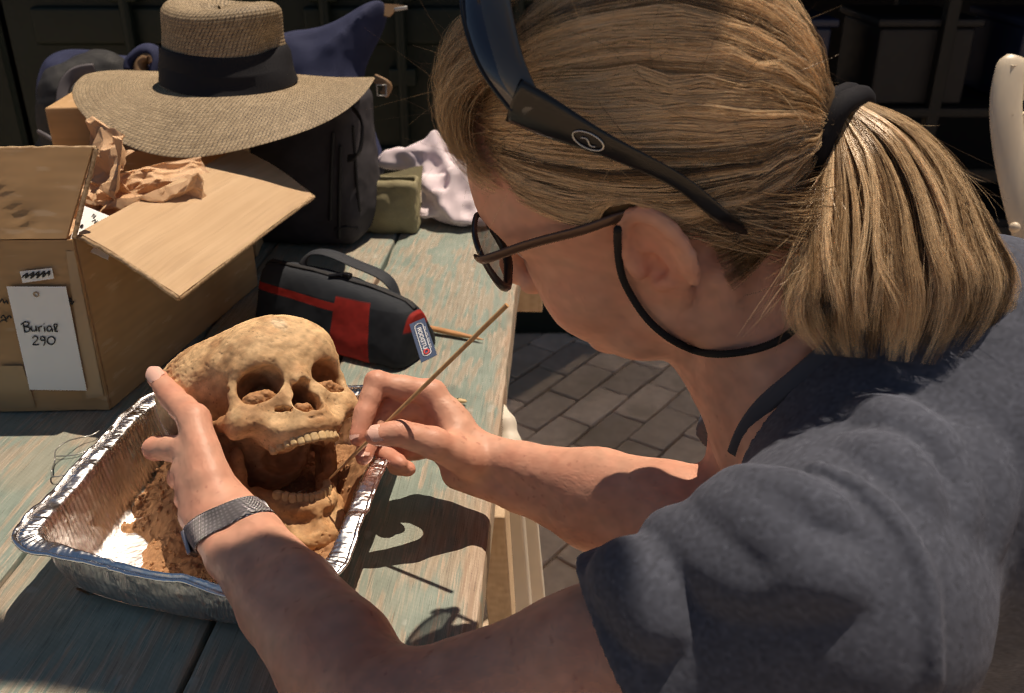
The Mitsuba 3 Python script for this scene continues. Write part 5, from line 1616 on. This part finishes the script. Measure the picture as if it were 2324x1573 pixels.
# ---------------- the brown box behind
labels['cardboard_box_001'] = {'label': 'closed brown cardboard box under the straw hat, behind the open box', 'category': 'cardboard box'}
C0 = np.array([-.405, 1.345, .752])
m = rbox(.27, .20, .235, .003).subdivide().subdivide()
m.vertices += (meshkit.fbm(m.vertices * 14, 3, 2) - .5)[:, None] * .006
add('cardboard_box_001__body', moved(m, frame([.995, .10, 0], [-.10, .995, 0], [0, 0, 1], C0 + np.array([-.135, .10, .118]))), 'cardboard', 40)
add('cardboard_box_001__fold', rbox(.268, .004, .003, .001).apply_translation(C0 + np.array([-.13, -.006, .165])), 'cardboard', 30)
# ================================================================ straw hat
H0 = P(520, 187, 1.33)
def build_hat():
    prof = [(.004, .112), (.030, .112), (.056, .1125), (.066, .1115), (.0735, .107), (.0772, .100), (.0782, .090), (.0790, .075), (.0815, .055), (.0850, .035), (.0885, .015), (.0915, .003), (.0950, -.001), (.104, -.001), (.14, .001), (.18, .002), (.2045, .0015), (.2060, .0005)]
    prof = np.array(prof) * np.where(np.array(prof)[:, 1:] > .004, [[1, .95]], [[1, 1]])
    seg = np.r_[0, np.cumsum(np.linalg.norm(np.diff(prof, axis=0), axis=1))]
    ROW = .0046
    ns = int(seg[-1] / ROW * 5)
    s = np.linspace(0, seg[-1], ns)
    from scipy.interpolate import PchipInterpolator
    R, Zz = PchipInterpolator(seg, prof[:, 0])(s), PchipInterpolator(seg, prof[:, 1])(s)
    nt = 420
    th = np.linspace(0, 2 * np.pi, nt, endpoint=False)
    t, q = np.meshgrid(th, np.arange(ns), indexing='ij')
    r, z, sv = R[q], Zz[q], s[q]
    crown = np.clip((z - .008) / .03, 0, 1)
    # the crown: wider than deep, dented on the right, pinched on top
    r = r * (1 + .035 * np.cos(2 * t) * crown)
    dent = np.exp(-((np.mod(t - (-.35) + np.pi, 2 * np.pi) - np.pi) / .42) ** 2) * np.exp(-((z - .052) / .020) ** 2) * crown
    r = r - .013 * dent
    bulge = np.exp(-((np.mod(t + .45 + np.pi, 2 * np.pi) - np.pi) / .5) ** 2) * np.exp(-((z - .100) / .02) ** 2) * crown
    r = r + .005 * bulge
    z = z + .004 * np.cos(t * 2 + .6) * np.clip(z / .1, 0, 1) * crown - .006 * np.clip((.056 - r) / .05, 0, 1) * (z > .1)
    b = np.clip((r - .093) / .113, 0, 1)
    droop = .054 * np.clip(-np.sin(t), 0, 1) ** 1.6 + .040 * np.clip(np.sin(t), 0, 1) ** 1.4
    z = z - droop * b ** 1.25 * (sv > seg[11]) + .005 * b * np.abs(np.cos(t)) * (sv > seg[11])
    z = z + .0045 * np.sin(t * 5 + 1) * b ** 2 * (sv > seg[11]) * .6
    row = np.mod(sv / ROW, 1)
    bump = .0007 * np.abs(np.sin(np.pi * sv / ROW)) ** .6
    X = np.stack([r * np.cos(t), r * np.sin(t), z], -1)
    g = grid(X, closed_u=True)
    n = vnormals(g).reshape(X.shape)
    if (n[..., 2].mean()) < 0:
        n = -n
    X = X + n * bump[..., None]
    tilt = rotm([0, 1, 0], 1.5)[:3, :3]
    X = X @ tilt.T + H0
    def straw(p, nn, uv):
        k = dr.floor(uv.y)
        v = uv.y - k
        a = uv.x + .5 * (k - 2 * dr.floor(k * .5))
        st = dr.sin(a * 2 * math.pi + (v - .5) * 3.0)
        tw = noise(a * 1.0 + k * 3.7, k * .37, 2)
        c = mix((.27, .20, .12), (.42, .325, .21), tw)
        c = mix(c, (.055, .042, .035), smoothstep(.15, .75, st) * (.45 + .55 * cell_rand(dr.floor(a), k, 3)) * .92)
        c = mix(c, (.08, .06, .045), smoothstep(.82, .99, dr.abs(v - .5) * 2) * .75)
        return c * (.82 + .3 * fbm(p.x * 25, p.y * 25, p.z * 25, 2))
    pbr('straw', proc(straw), .65, specular=.3)
    uv = np.stack([np.round(2 * np.pi * np.clip(r, .01, None) / .0055) * t / (2 * np.pi), sv / ROW], -1).reshape(-1, 2)
    # each row keeps its own stitch count, so read the count in the middle of the row
    cnt = np.maximum(8, np.round(2 * np.pi * np.interp((np.floor(sv / ROW) + .5) * ROW, s, R) / .0056))
    uv = np.stack([cnt * t / (2 * np.pi), sv / ROW], -1).reshape(-1, 2)
    seam = np.concatenate([X, X[:1]], 0)
    uvg = np.concatenate([uv.reshape(nt, ns, 2), np.stack([cnt[:1], sv[:1] / ROW], -1)], 0).reshape(-1, 2)
    add('straw_hat__straw', grid(seam, flip=True), 'straw', True, uv=uvg)
    # the band
    pbr('black_ribbon', (.012, .012, .016), .75, specular=.25, sheen=.4)
    tb = np.linspace(0, 2 * np.pi, 160, endpoint=False)
    rows = []
    for z0, rr in ((.001, .0960), (.012, .0925), (.024, .0905), (.027, .0895), (.040, .0872), (.048, .0852), (.050, .0838)):
        rb = rr * (1 + .035 * np.cos(2 * tb) * min(1, max(0, (z0 - .008) / .03))) - .012 * np.exp(-((np.mod(tb + .35 + np.pi, 2 * np.pi) - np.pi) / .42) ** 2) * math.exp(-((z0 - .052) / .02) ** 2)
        rb = rb + .0012 * np.sin(tb * 3 + z0 * 200)
        rows.append(np.stack([rb * np.cos(tb), rb * np.sin(tb), z0 + .003 * np.sin(tb * 2 + 1) - .000 * tb], 1))
    Y = np.stack(rows, 1) @ tilt.T + H0
    add('straw_hat__band', grid(Y, closed_u=True), 'black_ribbon', True)
    labels['straw_hat'] = {'label': 'wide brimmed woven straw hat with a black band', 'category': 'hat'}
build_hat()
# ================================================================ bags
pbr('charcoal_cloth', proc(lambda p, n, uv: mix((.030, .028, .033), (.052, .048, .056), fbm(p.x * 50, p.y * 50, p.z * 50, 3)) * (.85 + .3 * noise(p.x * 900, p.y * 900, p.z * 900))), .8, specular=.25, sheen=.3)
pbr('black_web', (.014, .014, .017), .75)
pbr('blue_canvas', proc(lambda p, n, uv: mix((.018, .022, .055), (.036, .042, .092), fbm(p.x * 30, p.y * 30, p.z * 30, 3)) * (.85 + .3 * noise(p.x * 800, p.y * 800, p.z * 800))), .85, specular=.2, sheen=.3)
pbr('tan_leather', proc(lambda p, n, uv: mix((.20, .11, .055), (.30, .19, .10), fbm(p.x * 60, p.y * 60, p.z * 60, 3))), .55, specular=.4)
def wobble(m, amp, freq, seed=1):
    v = m.vertices + vnormals(m) * ((meshkit.fbm(m.vertices * freq, 3, seed) - .5) * amp)[:, None]
    return mk(v, m.faces)
def build_bags():
    # charcoal backpack: its front towards the box, its side with a pocket to the right
    o = PZ(815, 566, .752)
    ex, ey = unit([.98, -.14, 0]), unit([.14, .98, 0])
    R = np.stack([ex, ey, [0, 0, 1]], 1)
    W, D, Hh = .20, .15, .235
    c = o - ex * W / 2 + ey * D / 2 + np.array([0, 0, Hh / 2])
    S = Sdf()
    S.u(boxf(c, (W / 2, D / 2, Hh / 2), R, .022), .01)
    S.u(ell(c + ex * (W / 2 - .012) + np.array([0, 0, -.035]), (.024, .060, .070), R), .012)
    S.u(ell(c - ey * (D / 2 - .01) + np.array([0, 0, -.02]), (.080, .022, .085), R), .02)
    m = relax(S.mesh(c - .18, c + .18, .003), 2)
    add('backpack__body', wobble(m, .010, 20, 3), 'charcoal_cloth', True)
    def onb(u, v, lift=.001):
        h = hit(S, u, v, .8, 2.0, 300)
        return None if h is None else h[0] + h[1] * lift
    for key, pts, rad in (('piping', [(757, 300), (752, 400), (750, 500), (756, 570)], .0028), ('piping', [(800, 285), (808, 400), (815, 480), (812, 550)], .0024), ('piping', [(760, 520), (790, 515), (812, 518)], .0022), ('zipper', [(773, 330), (771, 430), (770, 540)], .0030)):
        q = [onb(*p) for p in pts]
        q = [p for p in q if p is not None]
        if len(q) > 2:
            add('backpack__' + key, tube(spline(q, 40), rad, 8), 'black_web', True)
    q = [P(790, 360, 1.36), P(812, 350, 1.345), P(822, 310, 1.35), P(818, 270, 1.37), P(800, 245, 1.39)]
    add('backpack__strap', tube(spline(q, 30), .006, 8, flat=(ex, .35)), 'black_web', True)
    labels['backpack'] = {'label': 'charcoal grey backpack under the right side of the straw hat', 'category': 'backpack'}
    # black rucksack at the left
    c = P(165, 270, 1.62)
    S = Sdf()
    S.u(ell(c, (.055, .06, .095)), .01)
    S.u(ell(c + [.05, .04, .0], (.08, .07, .11)), .03)
    S.u(ell(c + [-.035, 0, -.075], (.06, .05, .045)), .03)
    S.u(ell(c + [-.06, -.01, -.09], (.04, .03, .022)), .02)
    bz = c[2]
    m = relax(S.mesh(c - .20, c + .22, .0035), 2)
    add('black_rucksack__body', wobble(m, .016, 22, 6), 'black_web', True)
    q = [P(215, 158, 1.53), P(170, 168, 1.53), P(145, 200, 1.53), P(140, 250, 1.53), P(138, 300, 1.54)]
    pbr('grey_web', (.10, .09, .10), .8)
    add('black_rucksack__strap', tube(spline(q, 30), .010, 8, flat=([0, 1, 0], .3)), 'grey_web', True)
    add('black_rucksack__buckle_strap', tube(np.array([P(86, 298, 1.50), P(105, 308, 1.50), P(128, 322, 1.49)]), .0035, 8), 'grey_web', True)
    labels['black_rucksack'] = {'label': 'black rucksack with a grey strap left of the straw hat', 'category': 'backpack'}
    # blue canvas holdall behind everything
    import shapely.geometry as sg, shapely
    D0 = 1.70
    poly = [(104, 170), (140, 128), (220, 122), (300, 135), (380, 128), (500, 150), (600, 118), (650, 84), (720, 72), (790, 44), (845, 14), (872, 14), (866, 60), (842, 110), (822, 170), (832, 240), (848, 300), (868, 384), (820, 430), (700, 470), (500, 470), (250, 420), (120, 330)]
    q = np.array([[(u - 1162) / FOC * D0, -(v - 786.5) / FOC * D0] for u, v in poly])
    pg = sg.Polygon(spline(q, 160, closed=True)).buffer(.003)
    x0, y0, x1, y1 = pg.bounds
    st = .0045
    gx, gy = np.meshgrid(np.arange(x0 - 3 * st, x1 + 3 * st, st), np.arange(y0 - 3 * st, y1 + 3 * st, st), indexing='ij')
    d = shapely.distance(pg.exterior, shapely.points(gx.ravel(), gy.ravel())) * np.where(shapely.contains_xy(pg, gx.ravel(), gy.ravel()), 1, -1)
    d = d.reshape(gx.shape)
    hgt = .070 * np.sqrt(np.clip(1 - (1 - np.clip(d / .085, 0, 1)) ** 2, 0, 1)) + .004 * (d > 0)
    nz = np.stack([gx, gy, gx * 0], -1)
    fold = np.abs(meshkit.fbm(nz * 7, 3, 4) - .5) * .055 + (meshkit.fbm(nz * 22, 2, 8) - .5) * .012
    ph = np.arange(-24, 25) * .0045
    Vv = np.abs(ph)[None, None] - (hgt - fold * np.clip(d / .03, 0, 1))[..., None]
    Vv = np.maximum(Vv, -d[..., None])
    m = surfnet(Vv.astype(F4), np.array([gx[0, 0], gy[0, 0], ph[0]]), .0045)
    m = relax(m, 3)
    tiltf = unit(np.array([0, 1.0, .12]))
    v = m.vertices
    base = CAM + D0 * FWD
    W3 = base + v[:, :1] * np.array([1.0, 0, 0]) + v[:, 1:2] * UPV + v[:, 2:] * FWD
    add('blue_holdall__body', mk(W3, m.faces), 'blue_canvas', True)
    for pts in ([(845, 20), (872, 10), (905, 12), (925, 16), (900, 24), (884, 40), (862, 34)], [(98, 150), (130, 130), (142, 140), (138, 160), (115, 166), (98, 160)]):
        c3 = np.array([P(u, v, D0 - .012) for u, v in pts])
        ce = c3.mean(0)
        X = np.stack([np.vstack([c3, c3[:1]]) * (1 - k) + ce * k for k in (0, .4, .8, .999)], 1)
        add('blue_holdall__leather_corner', slab(X, .004), 'tan_leather', 40)
    add('blue_holdall__leather_corner', tube(np.array([P(895, 22, D0 - .014), P(924, 17, D0 - .014)]), .0035, 10), 'wire_steel', True)
    for pts in ([(296, 165), (300, 138), (318, 118), (340, 112), (354, 124), (356, 150), (352, 170)], [(322, 170), (322, 145), (336, 128), (350, 130), (352, 150)]):
        q = [P(u, v, D0 - .085) for u, v in pts]
        add('blue_holdall__handle_loop', tube(spline(q, 36), .010, 8, flat=([0, 1, 0], 2.2)), 'tan_leather' if pts[0][0] == 322 else 'blue_canvas', True)
    q = [P(850, 178, D0 - .06), P(868, 186, D0 - .065), P(880, 196, D0 - .065), P(870, 216, D0 - .06)]
    add('blue_holdall__buckle_strap', tube(spline(q, 24), .008, 8, flat=([0, 1, 0], .4)), 'tan_leather', True)
    b = P(866, 205, D0 - .068)
    add('blue_holdall__buckle', tube([b + np.array([x, 0, z]) for x, z in ((-.008, -.009), (.008, -.009), (.008, .009), (-.008, .009))], .0016, 6, closed=True), 'wire_steel', True)
    labels['blue_holdall'] = {'label': 'navy blue canvas holdall with leather corners behind the straw hat', 'category': 'bag'}
    # olive pouch
    pbr('olive_canvas', proc(lambda p, n, uv: mix((.19, .165, .09), (.30, .265, .16), fbm(p.x * 35, p.y * 35, p.z * 35, 3)) * (.85 + .3 * noise(p.x * 900, p.y * 900, p.z * 900))), .85, sheen=.3)
    b0 = PZ(880, 531, .752)
    ex, ey = unit([1, -.05, 0]), unit([.05, 1, 0])
    R = np.stack([ex, ey, [0, 0, 1]], 1)
    c = b0 + np.array([0, .03, .042])
    S = Sdf()
    S.u(boxf(c, (.050, .028, .044), R, .010), .01)
    S.u(ell(c + np.array([0, -.018, -.008]), (.040, .018, .030)), .015)
    S.s(boxf(c + np.array([0, .004, .030]), (.045, .018, .03), R, .006), .004)
    m = relax(S.mesh(c - .08, c + .08, .002), 2)
    add('olive_pouch__body', wobble(m, .012, 24, 5), 'olive_canvas', True)
    fl_ = [P(822, 402, 1.555), P(905, 380, 1.56), P(960, 380, 1.56), P(948, 470, 1.54), P(944, 500, 1.535), P(905, 420, 1.55)]
    s, t = np.meshgrid(np.linspace(0, 1, 14), np.linspace(0, 1, 14), indexing='ij')
    a_, b_, c_, d_ = P(818, 408, 1.575), P(960, 378, 1.565), P(950, 490, 1.545), P(815, 500, 1.575)
    X = (a_ * (1 - s[..., None]) + b_ * s[..., None]) * (1 - t[..., None]) + (d_ * (1 - s[..., None]) + c_ * s[..., None]) * t[..., None]
    X += (meshkit.fbm(X * 25, 3, 2) - .5)[..., None] * np.array([0, .8, .4]) * .014
    add('olive_pouch__flap', slab(X, .003), 'olive_canvas', 40)
    labels['olive_pouch'] = {'label': 'small olive canvas pouch standing open before the pale cloth', 'category': 'pouch'}
    # pale pink cloth
    pbr('pink_cloth', proc(lambda p, n, uv: mix((.68, .57, .62), (.76, .66, .70), fbm(p.x * 30, p.y * 30, p.z * 30, 2))), .85, specular=.2, sheen=.3)
    S = Sdf()
    def bl(u, v, d, r, k=.02):
        S.u(ell(P(u, v, d), r), k)
    bl(1030, 440, 1.63, (.058, .05, .058)); bl(985, 370, 1.66, (.042, .04, .050)); bl(1075, 420, 1.63, (.05, .05, .055)); bl(905, 365, 1.68, (.040, .03, .016)); bl(985, 480, 1.59, (.040, .035, .020)); bl(1060, 495, 1.58, (.045, .03, .016))
    for a, b, r in (((940, 340), (1000, 470), .010), ((985, 308), (1060, 450), .012), ((1040, 330), (1080, 480), .010), ((960, 400), (1030, 505), .009), ((1000, 440), (1090, 470), .009), ((1015, 390), (1050, 500), .008), ((880, 350), (960, 345), .008)):
        pa = [hit(S, *(np.array(a) * (1 - q) + np.array(b) * q), .8, 2.2, 300) for q in (0, .33, .66, 1)]
        pa = [x[0] for x in pa if x is not None]
        if len(pa) > 1:
            S.chain(pa, np.linspace(r, r * .6, len(pa)), .016)
    m = relax(S.mesh(P(990, 410, 1.64) - .17, P(990, 410, 1.64) + .17, .003), 2)
    v = m.vertices
    f1 = np.abs(meshkit.fbm(v * 11, 2, 5) - .5) * 2
    m = mk(v - vnormals(m) * ((1 - np.clip(f1 * 2.2, 0, 1)) ** 2 * .012 - (meshkit.fbm(v * 20, 2, 1) - .5) * .008)[:, None], m.faces)
    add('pale_cloth', m, 'pink_cloth', True)
    tag('pale_cloth', 'pale pink cloth lying in a bundle at the far end of the table', 'cloth')
build_bags()
# ================================================================ zip pouch and tools
def build_case():
    L0, L1 = PZ(612, 735, .752) + [.0, .020, 0], PZ(950, 838, .752) + [.0, .030, 0]
    ax = unit((L1 - L0) * [1, 1, 0]); sd = np.array([ax[1], -ax[0], 0]); sd = sd if sd[1] < 0 else -sd       # sd: towards the camera
    Lc = np.linalg.norm((L1 - L0)[:2])
    n, k = 90, 72
    t = np.linspace(0, 1, n)
    ridge_h = np.interp(t, [0, .05, .35, .7, .92, 1], [.074, .084, .086, .080, .070, .058])
    X = np.zeros((n, k, 3)); 
    for i in range(n):
        e = math.sqrt(max(0, 1 - max(0, (.06 - t[i]) / .06) ** 2 * .75)) * math.sqrt(max(0, 1 - max(0, (t[i] - .95) / .05) ** 2 * .55))
        hw_ = .046 * (.92 + .10 * math.sin(t[i] * 3)) * e
        h = ridge_h[i]
        ctl = np.array([(-hw_, .003), (-hw_ * .98, .012), (-hw_ * .70, h * .55), (-hw_ * .32, h * .96), (0, h * 1.0), (hw_ * .32, h * .96), (hw_ * .72, h * .58), (hw_ * 1.0, .014), (hw_, .003), (hw_ * .5, .0005), (-hw_ * .5, .0005)])
        sp = spline(ctl, k, closed=True)
        X[i] = L0 + ax * Lc * t[i] + sp[:, :1] * sd + sp[:, 1:] * np.array([0, 0, 1.0])
    X = X + (meshkit.fbm(X * 26, 3, 3) - .5)[..., None] * np.array([.3, .6, .5]) * .010
    X[..., 2] = np.maximum(X[..., 2], .7523)
    ends = [X[0].mean(0), X[-1].mean(0)]
    X = np.concatenate([np.broadcast_to(ends[0], (1, k, 3)), X, np.broadcast_to(ends[1], (1, k, 3))], 0)
    g = grid(np.concatenate([X, X[:, :1]], 1))
    g.merge_vertices(merge_tex=True)
    g.fix_normals() if False else None
    def case_fn(p, nn, uv):
        s = ((p.x - L0[0]) * ax[0] + (p.y - L0[1]) * ax[1]) / Lc
        side = (p.x - L0[0]) * sd[0] + (p.y - L0[1]) * sd[1]
        z = p.z - .752
        wv = .012 * (noise(p.x * 60, p.y * 60, p.z * 60) - .5)
        c = mix((.010, .012, .017), (.020, .023, .030), fbm(p.x * 120, p.y * 120, p.z * 120, 2))
        up = smoothstep(.062, .064, z)
        c = mix(c, mi.Color3f(.026, .030, .038), up)
        red = mi.Color3f(.26, .018, .014) * (.8 + .4 * fbm(p.x * 200, p.y * 200, p.z * 200, 2))
        lo, hi = .56 + .10 * (.06 - z), .775 + .8 * (.06 - z)
        panel = smoothstep(lo - .004, lo + .004, s) * smoothstep(hi + .004, hi - .004, s) * smoothstep(.070, .067, z)
        stripe = smoothstep(.0545, .0555, z + .006 * s) * smoothstep(.0645, .0635, z + .006 * s) * smoothstep(.60, .58, s)
        tip = smoothstep(.972, .980, s) * smoothstep(.040, .044, z)
        return mix(c, red, dr.maximum(dr.maximum(panel, stripe), tip))
    pbr('pouch_cloth', proc(case_fn), .78, specular=.25, sheen=.25)
    add('zip_pouch__body', g, 'pouch_cloth', True)
    zl = [L0 + ax * Lc * q + np.array([0, 0, np.interp(q, [0, .05, .35, .7, .92, 1], [.074, .084, .086, .080, .070, .058]) + .0006]) + sd * .004 * math.sin(q * 5) for q in np.linspace(.01, .97, 60)]
    add('zip_pouch__zipper', tube(zl, .0042, 8, flat=([0, 0, 1.0], .45)), 'black_web', True)
    c = L0 + ax * Lc * .56 + np.array([0, 0, .0875])
    add('zip_pouch__slider', moved(rbox(.012, .008, .006, .0015), frame(ax, np.cross([0, 0, 1.0], ax), [0, 0, 1], c)), 'black_gloss', 30)
    pull = c + unit(-ax + sd * .3) * .006
    add('zip_pouch__pull_tab', moved(rbox(.020, .006, .0022, .001), frame(unit(-ax + sd * .45 + [0, 0, -.15]), unit(np.cross([0, 0, 1.0], unit(-ax + sd * .45))), unit(np.cross(unit(-ax + sd * .45 + [0, 0, -.15]), unit(np.cross([0, 0, 1.0], unit(-ax + sd * .45))))), pull + unit(-ax + sd * .45) * .008)), 'black_gloss', 30)
    q = [L0 + ax * Lc * .24 - sd * .004 + [0, 0, .083], L0 + ax * Lc * .27 - sd * .012 + [0, 0, .098], L0 + ax * Lc * .38 - sd * .018 + [0, 0, .103], L0 + ax * Lc * .56 - sd * .022 + [0, 0, .094], L0 + ax * Lc * .74 - sd * .026 + [0, 0, .080], L0 + ax * Lc * .80 - sd * .030 + [0, 0, .045]]
    pbr('navy_web', (.016, .019, .027), .75)
    add('zip_pouch__handle_loop', tube(spline(q, 50), .011, 10, flat=(np.array([0, 0, 1.0]) , .18)), 'navy_web', True)
    # woven label
    a, b, c_, d = P(929, 737, 1.075), P(963, 722, 1.082), P(992, 806, 1.052), P(956, 824, 1.045)
    pbr('label_blue', (.012, .036, .105), .7)
    pbr('label_white', (.62, .64, .68), .6)
    pbr('label_red', (.55, .04, .04), .6)
    add('zip_pouch__label', sheet([a, b, c_, d], .0008, 8, .0004), 'label_blue', 40)
    e1 = (d - a); e2 = (b - a); nn = unit(np.cross(e2, e1)); nn = nn if nn @ (CAM - a) > 0 else -nn
    def lp(s, t, l=.0014):                      # s along the label (top to bottom), t across it
        return a + e1 * s + e2 * t + nn * l
    rr = []
    for s, t in [(.10, .30), (.10, .62)]:
        pass
    th = np.linspace(0, math.pi, 10)
    rr = [lp(.16 - .07 * math.sin(q), .50 - .26 * math.cos(q)) for q in th] + [lp(.84 + .07 * math.sin(q), .50 + .26 * math.cos(q)) for q in th]
    add('zip_pouch__label_outline', tube(rr, .0006, 6, closed=True), 'label_white', True)
    tm = meshkit.text_mesh('UTDOOR', 1.0, .02, True)
    tm.apply_translation(-tm.bounds[0])
    wx, hy = tm.bounds[1][0], tm.bounds[1][1]
    v = tm.vertices
    V = a + np.outer(.74 - v[:, 0] / wx * .56, e1) + np.outer(.36 + v[:, 1] / hy * .26, e2) + nn * .0011 + np.outer(v[:, 2] * .02, nn)
    add('zip_pouch__label_lettering', mk(V, tm.faces), 'label_white', False)
    oc = [lp(.815 + .050 * math.cos(q), .49 + .15 * math.sin(q)) for q in np.linspace(0, 2 * math.pi, 24, endpoint=False)]
    add('zip_pouch__label_lettering', tube(oc, .0010, 6, closed=True), 'label_red', True)
    for k in range(4):
        add('zip_pouch__label_small_print', tube([lp(.22 + .15 * k, .86), lp(.32 + .15 * k, .86)], .00035, 5), 'label_white', True)
    labels['zip_pouch'] = {'label': 'dark grey and red zip pouch with a blue woven label, behind the skull', 'category': 'pouch'}
    # tools
    p0, p1 = PZ(958, 741, .757), PZ(1098, 771, .755)
    pbr('tool_wood', proc(lambda p, n, uv: mix((.40, .19, .075), (.54, .29, .13), fbm(p.x * 120, p.y * 120, p.z * 120, 2))), .42, specular=.5)
    q = np.linspace(0, 1, 24)
    add('wooden_modelling_tool', tube(p0 + (p1 - p0) * q[:, None], np.interp(q, [0, .2, .6, .9, 1], [.0042, .0046, .0042, .0022, .0006]), 14, flat=([0, 0, 1.0], .8)), 'tool_wood', 50)
    tag('wooden_modelling_tool', 'pointed brown wooden tool sticking out from under the zip pouch', 'wooden tool')
    p0, p1 = PZ(955, 902, .7555), PZ(1060, 911, .7555)
    pbr('light_tool_wood', (.50, .36, .18), .5)
    add('wooden_modelling_tool_001__shaft', tube(p0 + (p1 - p0) * q[:, None], np.interp(q, [0, .5, .85, .96, 1], [.0036, .0038, .0036, .0026, .0006]), 14, flat=([0, 0, 1.0], .7)), 'light_tool_wood', 50)
    c = p0 + (p1 - p0) * .80 + [0, 0, .0025]
    add('wooden_modelling_tool_001__hole', tube([c, c + [0, 0, .0004]], .0011, 12), 'ink', True)
    tag('wooden_modelling_tool_001', 'pale wooden tool with a hole, behind the fingers of the right hand', 'wooden tool')
    p0, p1 = PZ(772, 890, .7575), PZ(905, 905, .7575)
    add('black_tool', tube(p0 + (p1 - p0) * q[:, None], np.interp(q, [0, .05, .9, 1], [.0035, .0055, .0052, .003]), 14), 'black_frame', 50)
    tag('black_tool', 'black handled tool lying between the skull and the right hand', 'tool')
build_case()
labels['red_soil__crumb'] = {'kind': 'stuff'}
